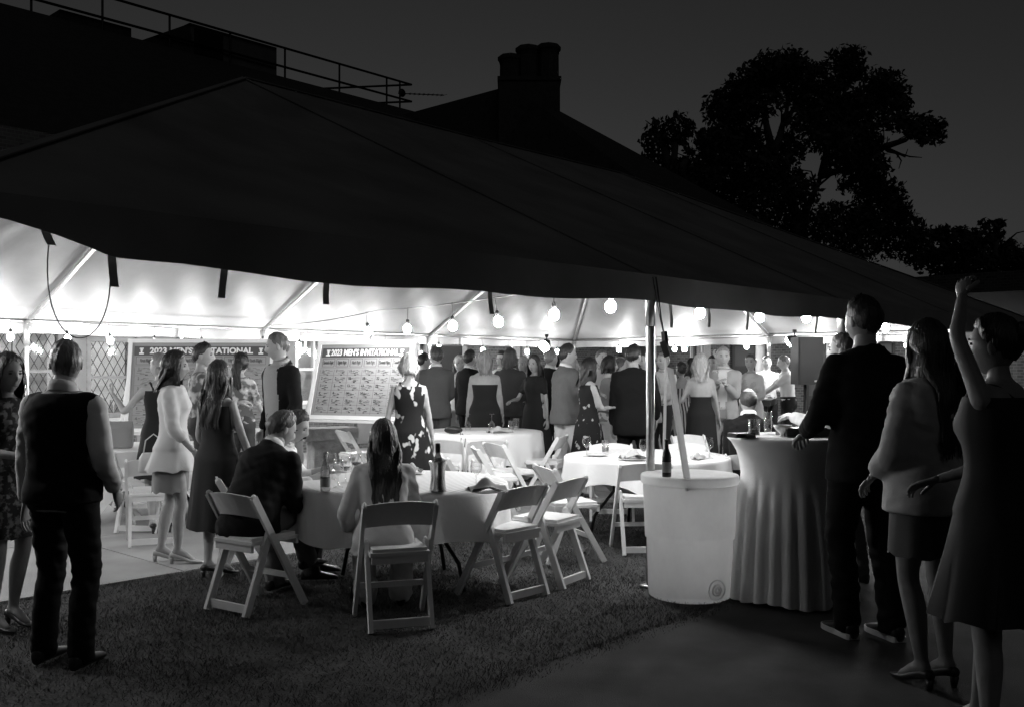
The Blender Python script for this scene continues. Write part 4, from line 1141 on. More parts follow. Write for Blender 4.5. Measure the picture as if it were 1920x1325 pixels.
def person(label, px, Z, H, face, sex='f', hip=None, lean=0.0, side=0.0, twist=0.0, head=(0, 0), rh='down', lh='down', feet=None, wear=(), hair=('short', .03, .2),
           skin=.38, shoe=('flat', .02), belly=0.0, knee=None, curl=.35, x=None, seed=1, build=1.0, relb=None, lelb=None):
    hl = .0 if shoe[0] != 'heel' else .045
    s = H / (1.72 + (hl if hip is None else 0)); far = Z > 9.5; vox = .022 if far else (.017 if Z > 6.6 else .014)
    hz = .93 + hl if hip is None else hip
    X = at(px, Z) if x is None else x
    base_z = 0.013 if ((np.array([X, Z, 0]) - C0) @ D2) > 2.9 else (0.006 if ((np.array([X, Z, 0]) - C0) @ D2) < -.65 else .004)
    o = link('person', bpy.data.meshes.new('person'), None, label=label, category='person')
    o.location = (X, Z, base_z); o.rotation_euler = (0, 0, R(face))
    RX, RY = [q * build for q in (TM if sex == 'm' else TF)]
    RY = RY + belly * np.exp(-((TZ - 1.08) / .12) ** 2)
    def spine(V):
        V = np.asarray(V, float); sh = V.shape; V = V.reshape(-1, 3).copy()
        z = V[:, 2]; w = np.clip((z - .90) / .30, 0, 1); w = w * w * (3 - 2 * w)
        zr = z - .93
        c, q = np.cos(R(lean) * w), np.sin(R(lean) * w)
        y2 = V[:, 1] * c + zr * q; z2 = zr * c - V[:, 1] * q
        c, q = np.cos(R(side) * w), np.sin(R(side) * w)
        x2 = V[:, 0] * c + z2 * q; z3 = z2 * c - V[:, 0] * q
        c, q = np.cos(R(twist) * w), np.sin(R(twist) * w)
        x3 = x2 * c - y2 * q; y3 = x2 * q + y2 * c
        return np.stack([x3, y3, z3 + hz], 1).reshape(sh)
    an = np.arange(28) * 2 * math.pi / 28
    def ring(z, off=0.0, k=1.0, flat=2.4, oz=None):
        rx, ry = np.interp(z, TZ, RX) * k + off, np.interp(z, TZ, RY) * k + off
        c, q = np.cos(an), np.sin(an)
        xx = rx * np.sign(c) * np.abs(c) ** (2 / flat); yy = ry * np.sign(q) * np.abs(q) ** (2 / flat)
        if sex == 'f':
            yy = yy + np.where(yy > 0, .034 * np.exp(-((z - 1.265) / .055) ** 2) * (np.exp(-((xx - .068) / .05) ** 2) + np.exp(-((xx + .068) / .05) ** 2)), 0)
        yy = yy - np.where(yy < 0, .022 * np.exp(-((z - .90) / .07) ** 2), 0)
        return np.stack([xx, yy, np.full(28, z if oz is None else oz)], 1)
    def torso(b, z0, z1, off=0.0, mi=0, offs=None):
        zs = np.linspace(z0, z1, max(4, int((z1 - z0) / .03)))
        b.loft([spine(ring(max(z, .91) if offs is not None else z, off if offs is None else offs(z), oz=z)) for z in zs], mi)
    sx = (.170 if sex == 'm' else .146) * build
    # joints
    S, E, Wr = {}, {}, {}
    pre = {'down': (.245, .02, .80), 'front': (.10, .30, 1.06), 'glass': (.16, .32, 1.14), 'hip': (.20, .02, .96), 'pocket': (.20, .06, .86), 'table': (.12, .42, .80), 'lap': (.10, .34, .62), 'clap': (.03, .34, 1.20), 'back': (.06, -.14, .92)}
    for sd, tg, eh in ((1, rh, relb), (-1, lh, lelb)):
        S[sd] = spine(np.array([sd * sx, -.005, 1.372]))
        if isinstance(tg, str):
            t = np.array(pre[tg]) * [sd, 1, 1]
            if hip is None and tg not in ('table', 'lap'): t = spine(t) if lean else t
            elif tg not in ('table', 'lap'): t = spine(t)
        else:
            t = np.array(tg, float)
        hint = np.array(eh if eh is not None else (sd * .5, -1, -.25), float)
        E[sd], Wr[sd] = ik(S[sd], t, .285, .25, hint)
    K, A = {}, {}
    feet = feet or ([(.115, .0), (-.115, .0)] if sex == 'm' else [(.075, .0), (-.075, .0)])
    for sd, ft in ((1, feet[0]), (-1, feet[1])):
        az = (ft[2] if len(ft) > 2 else .0) + .085 + hl
        hj = np.array([sd * .092, 0, hz - .03])
        kh = np.array([sd * .12, 1, .0]) if knee is None else np.array(knee[0 if sd > 0 else 1], float)
        K[sd], A[sd] = ik(hj, (ft[0], ft[1] - .03, az), .417, .407, kh); 
        S['h%d' % sd] = hj
    # head frame
    hc = spine(np.array([0, .016, 1.597])); yw, pt = R(head[0]), R(head[1] + lean * .55)
    ty = R(twist) + yw
    Ry = np.array([[math.cos(ty), -math.sin(ty), 0], [math.sin(ty), math.cos(ty), 0], [0, 0, 1]])
    def Tm(V):
        V = np.asarray(V, float); sh = V.shape; V = V.reshape(-1, 3)
        w = np.clip((V[:, 2] + .30) / .22, 0, 1); c, q = np.cos(pt * w), np.sin(pt * w)
        W_ = np.stack([V[:, 0], V[:, 1] * c + V[:, 2] * q, V[:, 2] * c - V[:, 1] * q], 1)
        return (W_ @ Ry.T + hc).reshape(sh)
    aR = (.054, .047, .041, .040, .030) if sex == 'm' else (.043, .038, .034, .033, .024)
    lR = (.085, .078, .056, .057, .038) if sex == 'm' else (.088, .078, .053, .055, .034)
    def arm(b, sd, off=0.0, upto=1.0, rad=None, mi=0):
        r = rad or aR; m1 = (S[sd] + E[sd]) / 2; m2 = E[sd] * .62 + Wr[sd] * .38
        P_, r_ = smooth_path([S[sd], m1, E[sd], m2, Wr[sd]], [q + off for q in r]); n_ = max(4, int(len(P_) * upto))
        b.tube(P_[:n_], r_[:n_], 12, mi, True)
    def leg(b, sd, off=0.0, rad=None, upto=1.0, mi=0):
        h_ = S['h%d' % sd]; r = rad or lR
        P_, r_ = smooth_path([h_, (h_ + K[sd]) / 2, K[sd], K[sd] * .62 + A[sd] * .38 + np.array([0, -.012, 0]), A[sd]], [q + off for q in r]); n_ = max(4, int(len(P_) * upto))
        b.tube(P_[:n_], r_[:n_], 14, mi, True)
    # the body, one continuous skin
    raw = B(); torso(raw, .82, 1.45)
    nb = spine(np.array([0, -.012, 1.42])); raw.tube([nb, (nb + hc) / 2 + [0, 0, -.01], hc + Ry @ np.array([0, -.01, -.03])], [.062 if sex == 'm' else .05, .056 if sex == 'm' else .046, .055 if sex == 'm' else .046], 14, 0, True)
    for sd in (1, -1):
        arm(raw, sd); leg(raw, sd)
        f_ = np.array([0, 1, 0]); raw.tube([A[sd] + [0, -.02, -.03], A[sd] + [0, .04, -.045], A[sd] + f_ * .13 + [0, 0, -.06 - hl]], [.036, .034, .026], 10, 0, True)
    ex = B(); add_head(ex, Tm)
    for sd in (1, -1):
        d_ = Wr[sd] - E[sd]; d_ /= np.linalg.norm(d_)
        inn = np.array([-sd, 0, 0.]) if abs(d_[2]) > .6 else np.array([-sd * .35, 0, -1.])
        hand(ex, Wr[sd] + d_ * .012, d_, inn, (1 if sd > 0 else -1) * (1 if abs(d_[2]) > .6 else -1), curl, 1.0 if sex == 'm' else .88)
    job(o, raw, [skinmat(skin), mat('eye_dark', .04, .3), mat('lips', .2, .4)], vox, 5, ex); JOBS[-1] = JOBS[-1] + (s,)
    def part(name, b, m, smooth=True):
        for i in range(len(b.v)): b.v[i] = b.v[i] * s
        return put(name, b, m, o, smooth)
    def cloth(name, raw_, m, wr=.004, cut=None, v=None, sm=4):
        c_ = link(name, bpy.data.meshes.new(name), o)
        job(c_, raw_, [m], v or vox, sm, None, wr, cut); JOBS[-1] = JOBS[-1] + (s,)
        return c_
    for g in wear:
        k, m = g[0], g[1]; op = g[2] if len(g) > 2 else {}
        if k == 'jacket':
            r_ = B(); z0 = op.get('hem', .81); ease = op.get('ease', .022)
            torso(r_, z0, 1.452, offs=lambda z: ease + .012 * np.clip((1.0 - z) / .2, 0, 1) - .012 * np.clip((z - 1.40) / .05, 0, 1))
            for sd in (1, -1): arm(r_, sd, .016, op.get('sleeve', .97), rad=op.get('rad') or ((.050, .046, .041, .038, .031) if sex == 'm' else (.042, .040, .036, .033, .027)))
            q = spine(np.stack([.078 * np.cos(an), .075 * np.sin(an) - .012, 1.452 + .022 * -np.sin(an)], 1)); r_.tube(np.concatenate([q, q[:2]]), .014, 8, 0)
            cut = None
            if op.get('open'):
                wv = op['open']
                def cut(c_, nrm_, wv=wv):                # the open front between the lapels
                    y_ = c_[:, 1] / s; z_ = (c_[:, 2] / s - hz + .93)
                    return (nrm_[:, 1] > .1) & (np.abs(c_[:, 0] / s) < np.interp(z_, [.8, 1.0, 1.12, 1.45], [wv[1], wv[1] * .7, wv[1] * .8, wv[0]])) & (y_ > .0) & (z_ < 1.5)
            c_ = cloth('jacket', r_, m, op.get('wr', .005), cut)
        elif k == 'shirt':
            r_ = B(); torso(r_, op.get('hem', .95), 1.45, offs=lambda z: op.get('ease', .012) - .006 * np.clip((z - 1.40) / .05, 0, 1))
            if op.get('sleeve', .97) > 0:
                for sd in (1, -1): arm(r_, sd, .010, op.get('sleeve', .97), rad=op.get('rad'))
            c_ = cloth('shirt', r_, m, op.get('wr', .006), None)
        elif k == 'vest':
            r_ = B(); torso(r_, .86, 1.44, offs=lambda z: .024 - .012 * np.clip((z - 1.38) / .06, 0, 1))
            for sd in (1, -1): r_.tube([S[sd] + [-sd * .05, 0, .02], S[sd] + [-sd * .005, 0, .005]], [.06, .062], 12, 0, True)
            cloth('waistcoat', r_, m, .003)
        elif k == 'trousers':
            r_ = B(); torso(r_, .83, op.get('waist', 1.03), op.get('ease', .013))
            for sd in (1, -1):
                leg(r_, sd, 0, rad=op.get('rad') or ((.098, .090, .074, .070, .069) if sex == 'm' else (.094, .085, .064, .061, .058)))
                r_.tube([A[sd] + [0, 0, .05], A[sd] + [0, .015, -.05]], [.062, .066], 12, 0, False)
            cloth('trousers', r_, m, op.get('wr', .006))
        elif k in ('dress', 'skirt', 'peplum'):
            zt, hem, fl = op.get('top', 1.40), op.get('hem', .52), op.get('flare', .06); nf = op.get('folds', 9); fa = op.get('fold', .018); ez = op.get('ease', .010)
            if k == 'skirt': zt = op.get('top', 1.06)
            rings = []; rg = np.random.RandomState(seed + 5); p0 = rg.rand(3) * 6
            for z in np.linspace(zt, .90, 18):
                rings.append(spine(ring(z, ez)))
            hb = ring(.90, ez); lc = np.array([(A[1][0] + A[-1][0]) / 2, (A[1][1] + A[-1][1]) / 2, 0])
            if hip is None:
                for t in np.linspace(.08, 1, 12):
                    z = .90 + (hem - .90) * t; kx = t * (.9 - hem) / .8
                    rr = hb * 1.0; ra = np.linalg.norm(rr[:, :2], axis=1); di = rr[:, :2] / ra[:, None]
                    fo = fa * t * (np.sin(an * nf + p0[0]) + .6 * np.sin(an * (nf * 1.7 // 1) + p0[1] + t))
                    ra2 = ra + fl * t + fo
                    rings.append(np.stack([di[:, 0] * ra2 + lc[0] * kx, di[:, 1] * ra2 + lc[1] * kx, np.full(28, z + hz - .93) + .01 * np.sin(an * nf + p0[2]) * t], 1))
            b_ = B(); b_.loft(rings[::-1], 0, False)
            if op.get('straps'):
                for sd in (1, -1):
                    q = [spine(np.array([sd * .085, .095, zt - .01])), spine(np.array([sd * .09, .05, 1.425])), spine(np.array([sd * .092, -.03, 1.43])), spine(np.array([sd * .07, -.088, zt - .01]))]
                    P_, r2 = smooth_path(q, [.012] * 4); b_.tube(P_, r2, 6)
            part('dress' if k == 'dress' else ('skirt' if k == 'skirt' else 'blouse_hem'), b_, m)
        elif k == 'collar':
            b_ = B(); rr = []
            for z, r in ((1.425, .080), (1.455, .072), (1.488, .066), (1.498, .068), (1.47, .076), (1.44, .083)):
                rr.append(spine(np.stack([r * (1.0 if sex == 'm' else .82) * np.cos(an), r * .95 * (1.0 if sex == 'm' else .82) * np.sin(an) - .008, np.full(28, z) - .018 * np.sin(an)], 1)))
            b_.loft(rr, 0, False); part('shirt_collar', b_, m)
        elif k == 'front':                               # shirt front seen between the lapels
            b_ = B(); torso(b_, .95, 1.44, .014); part('shirt', b_, m)
        elif k == 'tie':
            b_ = B(); b_.loft([spine(np.array([(-w_, y_, z_), (w_, y_, z_), (w_, y_ + .008, z_), (-w_, y_ + .008, z_)])) for w_, y_, z_ in ((.02, .085, 1.45), (.014, .10, 1.42), (.035, .135, 1.2), (.04, .13, 1.05), (.004, .128, 1.0))]); part('tie', b_, m, False)
        elif k == 'belt':
            b_ = B(); b_.loft([spine(ring(z, .024)) for z in (1.0, 1.035)], 0, False); part('belt', b_, m)
    # shoes
    for sd in (1, -1):
        c = A[sd].copy(); rt = []; c[2] -= .085 + hl
        prof = [(-.075, .028, .07), (-.06, .036, .085), (-.02, .037, .09), (.03, .038, .075), (.09, .043, .055), (.14, .042, .042), (.175, .032, .034), (.195, .012, .022)]
        lo = shoe[0] == 'heel'; an2 = np.arange(14) * 2 * math.pi / 14
        for y_, w_, h_ in prof:
            if lo: h_ = h_ * .6; w_ = w_ * .85
            zb = hl * np.clip((.10 - y_) / .14, 0, 1)
            cc, q = np.cos(an2), np.sin(an2)
            rt.append(np.stack([c[0] + w_ * np.sign(cc) * np.abs(cc) ** .7, np.full(14, c[1] + y_ + .01), c[2] + zb + np.maximum(0, (q * .5 + .5) ** .8) * h_ + .004], 1))
        b_ = B(); b_.loft(rt)
        if lo: b_.tube([(c[0], c[1] - .055, c[2] + hl + .01), (c[0], c[1] - .05, c[2])], [.022, .013], 8)
        part('shoe', b_, mat('shoe_%02d' % int(shoe[1] * 100), shoe[1], .35))
        if shoe[0] == 'sneaker':
            b_ = B(); b_.loft([r_ * [1, 1, 0] + np.array([0, 0, c[2] + .028]) + (r_ - r_.mean(0)) * [.06, 0, 0] for r_ in rt], 0); V_ = b_.v[0]; b2 = B()
            ol = np.array([[c[0] + sd2 * (w_ + .003), c[1] + y_ + .01] for sd2, seq in ((1, prof), (-1, prof[::-1])) for y_, w_, h_ in seq])
            nn = len(ol); b2.loft([np.column_stack([ol, np.full(nn, c[2] + z_)]) for z_ in (.003, .03)]); part('shoe_sole', b2, mat('white_rubber', .7, .5), False)
    if hair:
        part('hair', hair_mesh(hair[0], Tm, hair[2] if len(hair) > 2 else .2, seed, .10 + .30 * math.sin(R(max(lean, 0)))), hairmat(hair[1]))
    return o, S, E, Wr

def finish_people():
    tmp = []
    for obj, raw, mats, vox, sm, ex, wr, cut, s in JOBS:
        t = link('tmp', raw.mesh('tmp', mats)); r_ = t.modifiers.new('r', 'REMESH'); r_.mode = 'VOXEL'; r_.voxel_size = vox
        q = t.modifiers.new('s', 'SMOOTH'); q.factor = .5; q.iterations = sm
        tmp.append(t)
    dg = bpy.context.evaluated_depsgraph_get(); dg.update()
    for t, (obj, raw, mats, vox, sm, ex, wr, cut, s) in zip(tmp, JOBS):
        me = t.evaluated_get(dg).to_mesh()
        nv = len(me.vertices); V = np.zeros(nv * 3); me.vertices.foreach_get('co', V); V = V.reshape(-1, 3)
        N = np.zeros(nv * 3); me.vertices.foreach_get('normal', N); N = N.reshape(-1, 3)
        nl = len(me.loops); Lp = np.zeros(nl, int); me.loops.foreach_get('vertex_index', Lp)
        ls = np.zeros(len(me.polygons), int); me.polygons.foreach_get('loop_start', ls); lt = np.zeros(len(me.polygons), int); me.polygons.foreach_get('loop_total', lt)
        t.evaluated_get(dg).to_mesh_clear()
        if wr:
            ph = np.random.RandomState(nv % 991).rand(8) * 6
            a_ = V[:, 0] * 21 + ph[4] + 2 * np.sin(V[:, 2] * 11 + ph[5])
            d = .55 * np.sin(V[:, 2] * 62 + 2.2 * np.sin(a_) + V[:, 1] * 24 + ph[1]) + .4 * np.sin(V[:, 2] * 97 + V[:, 0] * 71 + 2 * np.sin(V[:, 2] * 17 + ph[0]) + ph[2]) + .3 * np.sin(V[:, 0] * 83 + V[:, 1] * 67 + V[:, 2] * 29 + ph[3])
            d = d * (.35 + .65 * (np.sin(V[:, 2] * 9 + V[:, 0] * 7 + ph[6]) * .5 + .5))
            V = V + N * (wr * d)[:, None]
        V = V * s
        faces = [Lp[a:a + k] for a, k in zip(ls, lt)]
        if cut is not None:
            c_ = np.array([V[f].mean(0) for f in faces]); n_ = np.array([N[f].mean(0) for f in faces]); kill = cut(c_, n_)
            faces = [f for f, k in zip(faces, kill) if not k]
        b_ = B(); b_.add(V, faces, 0)
        if ex is not None:
            off = b_.n; b_.v.append(ex.verts() * s); b_.f += [tuple(i + off for i in f) for f in ex.f]; b_.m += ex.m
        nm = b_.mesh(obj.name, mats, True); old = obj.data; obj.data = nm; bpy.data.meshes.remove(old)
    for fo in [q for q in bpy.data.objects if q.type == 'FONT']:
        me = bpy.data.meshes.new_from_object(fo.evaluated_get(dg)); nm, pa, lc, ro, sl = fo.name, fo.parent, fo.location.copy(), fo.rotation_euler.copy(), fo.scale.copy()
        cu = fo.data; bpy.data.objects.remove(fo); bpy.data.curves.remove(cu)
        q = link(nm, me, pa); q.location, q.rotation_euler, q.scale = lc, ro, sl
    for t in tmp:
        m_ = t.data; bpy.data.objects.remove(t); bpy.data.meshes.remove(m_)

# cloth colours
k_suit = mat('black_wool', .009, .85, var=.15, scale=120, spec=.15)
k_navy = mat('dark_worsted', .022, .75, var=.15, scale=120)
k_grey = mat('grey_wool', .10, .8, var=.12, scale=90)
k_mid = mat('charcoal_wool', .05, .8, var=.12, scale=90)
k_white = mat('white_cotton', .75, .8, bump=.05, bscale=60)
k_cream = mat('cream_linen', .6, .85, bump=.08, bscale=70)
k_khaki = mat('pale_chino', .55, .85, bump=.05, bscale=60)
k_black = mat('black_jersey', .010, .8)
k_lgrey = mat('light_grey_suiting', .36, .8, var=.06, scale=80)
k_greysk = mat('grey_crepe', .22, .8)
k_floral = ramp_mat('bold_floral_print', 'voronoi', .6, .012, .27, .36, 10.5, .75, (1, .6, .7))
k_lace = ramp_mat('dark_lace_print', 'noise', .015, .16, .5, .62, 30, .8)
k_smallfl = ramp_mat('small_floral_print', 'voronoi', .35, .012, .2, .28, 12, .8)
k_print = ramp_mat('soft_blotch_print', 'noise', .12, .6, .45, .58, 9, .8)
k_chev = ramp_mat('chevron_print', 'wave', .05, .5, .45, .55, 6, .8, (1, 1, 2))

PP = {}
def add(key, *a, **k):
    PP[key] = person(*a, **k)
D_ = dict
# --- left foreground
add('wc', 'grey-haired man from behind in dark waistcoat and white shirt sleeves at left', 120, 5.05, 1.70, -10, 'm', head=(38, 0), lh=(-.27, .06, .84), rh=(.22, .12, .92), feet=[(.14, -.03), (-.12, .03)], belly=.02, build=1.06,
    wear=[('shirt', k_white, D_(hem=1.0, ease=.004, wr=.005, rad=(.056, .054, .050, .044, .036))), ('vest', k_suit), ('trousers', k_suit), ('collar', k_white)], hair=('crop', .22), skin=.36, shoe=('flat', .02), seed=2)
add('lace', 'woman with long dark curls in a patterned lace dress at the left edge', 12, 5.75, 1.63, -115, 'f', head=(-8, 5), rh='glass', lh='front', wear=[('dress', k_lace, D_(top=1.40, hem=.55, flare=.03)), ('shirt', k_lace, D_(sleeve=.55, hem=1.1))], hair=('long', .015, .36), skin=.3, shoe=('heel', .03), seed=3)
add('blouse', 'woman in a pale peplum blouse, grey skirt and heeled pumps facing right', 325, 7.65, 1.67, -82, 'f', head=(0, 3), lh=(-.22, .06, .86), rh=(.2, .2, .95), feet=[(.06, .08), (-.06, -.08)],
    wear=[('shirt', k_cream, D_(hem=1.0, ease=.02, sleeve=.8, rad=(.052, .054, .05, .042, .034))), ('peplum', k_cream, D_(top=1.12, hem=.74, flare=.05, folds=7, ease=.02)), ('skirt', k_greysk, D_(top=1.03, hem=.56, flare=.0, fold=.004, ease=.014))], hair=('bob', .012, .2), skin=.34, shoe=('heel', .45), seed=4)
add('reach', 'woman in a dark dress reaching her bare arm out before the left scoreboard', 300, 9.1, 1.68, 30, 'f', head=(40, 0), lh=(-.40, .22, 1.36), lelb=(-.4, -.2, -1), wear=[('dress', k_black, D_(top=1.36, hem=.5, straps=1))], hair=('updo', .25), skin=.42, shoe=('heel', .03), seed=5)
add('crew', 'young man with cropped dark hair in a patterned shirt between two women', 378, 9.9, 1.80, -70, 'm', head=(-15, 0), rh='glass', wear=[('shirt', k_print, D_(sleeve=.5)), ('trousers', k_mid)], hair=('short', .012), skin=.4, seed=6)
add('straight', 'woman with long straight hair and bare shoulders in black, back to camera', 408, 7.2, 1.60, -22, 'f', head=(10, 0), rh=(.24, .16, .92), lh=(-.2, .2, .96), wear=[('dress', k_black, D_(top=1.36, hem=.35, flare=.03, straps=1, ease=.012))], hair=('long', .03, .40), skin=.38, shoe=('heel', .03), seed=7)
add('pony', 'dark-haired woman with a low ponytail studying the left scoreboard', 450, 11.2, 1.72, -12, 'f', head=(12, 4), rh=(.22, .2, .96), wear=[('shirt', k_print, D_(sleeve=.45, hem=.9)), ('trousers', k_mid)], hair=('ponytail', .008, .3), skin=.4, seed=8)
add('tall', 'tall man in an open dark suit jacket and pale shirt facing left', 532, 9.35, 1.89, 138, 'm', head=(-38, 6), lean=4, lh=(-.26, .20, .90), rh=(.26, .04, .86), feet=[(.12, .12), (-.11, -.12)], belly=.03,
    wear=[('front', k_lgrey), ('trousers', mat('grey_trouser', .16, .8)), ('jacket', k_suit, D_(hem=.78, open=(.10, .15))), ('collar', k_lgrey)], hair=('crop', .10), skin=.4, seed=9)
# --- seated at the nearest table
add('sitman', 'seated man in a dark jacket from behind with one leg crossed over his knee', 0, 6.32, 1.76, -26, 'm', x=-1.73, hip=.52, lean=27, head=(-24, 8), rh=(.10, .42, .60), lh=(-.10, .44, .62), feet=[(.0, .62, .12), (-.12, .42)], knee=[(.1, .4, 1), (-.3, 1, .6)], belly=.03, build=1.08,
    wear=[('jacket', k_suit, D_(hem=.86)), ('trousers', mat('grey_trouser', .16, .8)), ('collar', k_white)], hair=('short', .07), skin=.38, shoe=('flat', .015), seed=10)
add('shirtman', 'man in a white shirt leaning an elbow on the nearest table beyond the dark jacket', 0, 7.15, 1.70, -84, 'm', x=-1.88, hip=.52, lean=22, head=(-10, 12), rh=(.12, .52, .80), lh=(-.18, .50, .80), feet=[(.14, .42), (-.14, .42)], wear=[('shirt', k_white, D_(sleeve=.75)), ('trousers', k_mid), ('collar', k_white)], hair=('short', .05), skin=.4, seed=11)
add('blazer', 'seated woman with very long dark hair in a pale blazer, back to camera', 0, 5.98, 1.62, 8, 'f', x=-.80, hip=.52, lean=14, head=(4, 2), rh=(.16, .42, .80), lh=(-.24, .26, .56), relb=(.25, -1, -.5), lelb=(-.3, -1, -.2), feet=[(.12, .38), (-.12, .34)],
    wear=[('jacket', mat('oatmeal_blazer', .5, .85, bump=.06, bscale=90), D_(hem=.84, ease=.03, rad=(.05, .046, .043, .040, .036))), ('trousers', mat('oatmeal_blazer', .36, .85), D_(rad=(.1, .094, .08, .08, .085)))], hair=('long', .006, .47), skin=.38, seed=12)
ch = chair0
chair(-1.94, 7.15, -84, 'white folding chair under the man in the white shirt beyond the dark jacket')
# --- standing crowd, from left to right
add('floral', 'woman with short fair hair in a sleeveless black dress with large pale flowers', 768, 9.3, 1.68, 14, 'f', head=(-8, 14), lean=6, rh=(.26, .12, .86), lh=(-.27, .10, .84), wear=[('dress', k_floral, D_(top=1.39, hem=.42, flare=.10, straps=1, ease=.016))], hair=('bob', .40, .10), skin=.42, shoe=('heel', .05), seed=13)
add('greysuit', 'man in a charcoal suit from behind, left of the dark speaker', 818, 13.2, 1.84, 10, 'm', head=(10, 4), rh='front', lh='front', wear=[('jacket', k_grey), ('trousers', k_grey), ('collar', k_white)], hair=('short', .04), skin=.36, seed=14)
add('behind1', 'dark-haired man in profile just behind the charcoal suit', 793, 15.0, 1.78, -60, 'm', wear=[('jacket', k_mid), ('trousers', k_mid)], hair=('short', .01), skin=.36, seed=15)
add('hidden1', 'man in a black suit behind the woman with the bare back', 880, 14.4, 1.82, -40, 'm', rh='front', wear=[('jacket', k_suit), ('trousers', k_suit), ('collar', k_white)], hair=('short', .02), skin=.36, seed=16)
add('strapless', 'fair-haired woman from behind in a strapless black dress with bare back', 909, 12.9, 1.77, 2, 'f', head=(4, 0), rh=(.25, .10, .86), lh=(-.25, .06, .84), wear=[('dress', k_black, D_(top=1.285, hem=.12, flare=.08, ease=.012))], hair=('bob', .22, .19), skin=.36, shoe=('heel', .03), seed=17, build=1.16)
add('blur1', 'person with shoulder-length dark hair right of the bare-backed woman', 956, 13.8, 1.82, -20, 'm', rh='front', lh='front', wear=[('jacket', k_mid), ('trousers', k_mid)], hair=('bob', .05, .14), skin=.3, seed=18)
add('talk', 'long-haired woman in a black dress turned towards the camera', 1003, 13.2, 1.72, 140, 'f', head=(10, 4), rh='glass', wear=[('dress', k_black, D_(top=1.38, hem=.4, straps=1)), ('shirt', k_black, D_(sleeve=.35, hem=1.2))], hair=('long', .03, .3), skin=.36, shoe=('heel', .03), seed=19)
add('blonde2', 'fair long-haired woman half hidden behind the woman in black', 982, 14.8, 1.72, 150, 'f', wear=[('dress', k_lace, D_(top=1.38, hem=.4))], hair=('long', .4, .28), skin=.4, seed=20)
add('old', 'grey-haired man behind the grey blazer, looking right', 1032, 14.4, 1.82, -50, 'm', wear=[('jacket', k_suit), ('trousers', k_suit), ('collar', k_white)], hair=('short', .2), skin=.42, seed=21)
add('greyblazer', 'man in a grey blazer and pale trousers holding a drink, facing right', 1062, 11.9, 1.84, -62, 'm', head=(-14, 2), rh='glass', lh=(-.08, .30, 1.02), belly=.03, feet=[(.12, .06), (-.12, -.06)], wear=[('jacket', k_grey, D_(hem=.80)), ('trousers', k_khaki), ('collar', k_white)], hair=('short', .02), skin=.36, seed=22, build=1.05)
add('smallfl', 'dark-haired woman in a small-flowered sleeveless black dress lifting a glass', 1103, 11.3, 1.655, -68, 'f', head=(-6, 2), rh=(.05, .34, 1.16), lh=(-.1, .3, 1.1), wear=[('dress', k_smallfl, D_(top=1.40, hem=.35, flare=.06))], hair=('long', .012, .22), skin=.4, shoe=('heel', .03), seed=23)
add('shortw', 'woman with short dark hair in profile wearing a grey top', 1141, 12.9, 1.70, -85, 'f', rh='glass', wear=[('shirt', k_greysk, D_(sleeve=.4, hem=.85)), ('trousers', k_khaki)], hair=('bob', .02, .1), skin=.44, seed=24)
add('far1', 'bearded man in the far back between two women', 1164, 15.5, 1.78, 170, 'm', wear=[('jacket', k_mid), ('trousers', k_mid)], hair=('short', .02), skin=.3, seed=25)
add('blacksuit', 'tall man in a long black jacket left of the front pole, back to camera', 1188, 11.4, 1.83, -12, 'm', head=(-22, 2), rh=(.24, .18, .9), wear=[('jacket', k_suit, D_(hem=.72, ease=.03)), ('trousers', k_suit)], hair=('short', .012), skin=.36, seed=26, build=1.12)
add('partner', 'man facing the black suit, partly hidden by the front pole', 1216, 12.8, 1.76, 100, 'm', wear=[('jacket', k_lgrey), ('trousers', k_suit), ('collar', k_white)], hair=('short', .03), skin=.42, seed=27)
# --- dancers and band
add('chev', 'woman in a chevron-striped dress behind the dancing pair', 1278, 15.2, 1.64, 20, 'f', rh='front', wear=[('dress', k_chev, D_(top=1.3, hem=.3, flare=.06))], hair=('updo', .03), skin=.3, seed=28)
add('dancer', 'blonde woman from behind in a low-backed black dress, dancing', 1314, 12.4, 1.735, 8, 'f', head=(-10, 4), rh=(.30, .10, .84), lh=(-.12, .3, 1.2), wear=[('dress', k_black, D_(top=1.17, hem=.1, flare=.06, ease=.012)), ], hair=('long', .45, .24), skin=.44, shoe=('heel', .1), seed=29)
add('danceman', 'man in a pale grey suit clapping as he faces the blonde woman', 1356, 12.9, 1.84, 165, 'm', head=(8, 3), rh=(.05, .32, 1.26), lh=(-.05, .33, 1.25), wear=[('front', k_white), ('jacket', k_lgrey, D_(open=(.05, .06))), ('trousers', k_lgrey), ('collar', k_white)], hair=('short', .25), skin=.44, seed=30)
add('singer', 'singer in a pale flowing dress with one arm raised', 1408, 15.2, 1.76, 150, 'f', head=(0, -6), rh=(.50, .14, 1.66), relb=(.4, -.2, -1), lh='front', wear=[('dress', mat('pale_silk', .6, .55, bump=.05), D_(top=1.38, hem=.12, flare=.16, folds=8, fold=.03)), ('shirt', k_white, D_(sleeve=.9, hem=1.2, rad=(.045, .05, .05, .055, .05)))], hair=('updo', .1), skin=.45, seed=31)
add('guitar', 'musician in a white shirt behind the singer', 1438, 17.6, 1.78, 175, 'm', rh='front', lh='glass', wear=[('shirt', k_white), ('trousers', k_black)], hair=('short', .03), skin=.4, seed=32)
add('keys', 'keyboard player in a white shirt seen in profile, leaning over the keys', 1478, 16.6, 1.78, 82, 'm', head=(0, 8), lean=5, rh=(.12, .46, 1.04), lh=(-.12, .46, 1.04), wear=[('shirt', k_white, D_(sleeve=.4)), ('trousers', k_black), ('belt', k_black)], hair=('crop', .2), skin=.5, seed=33)
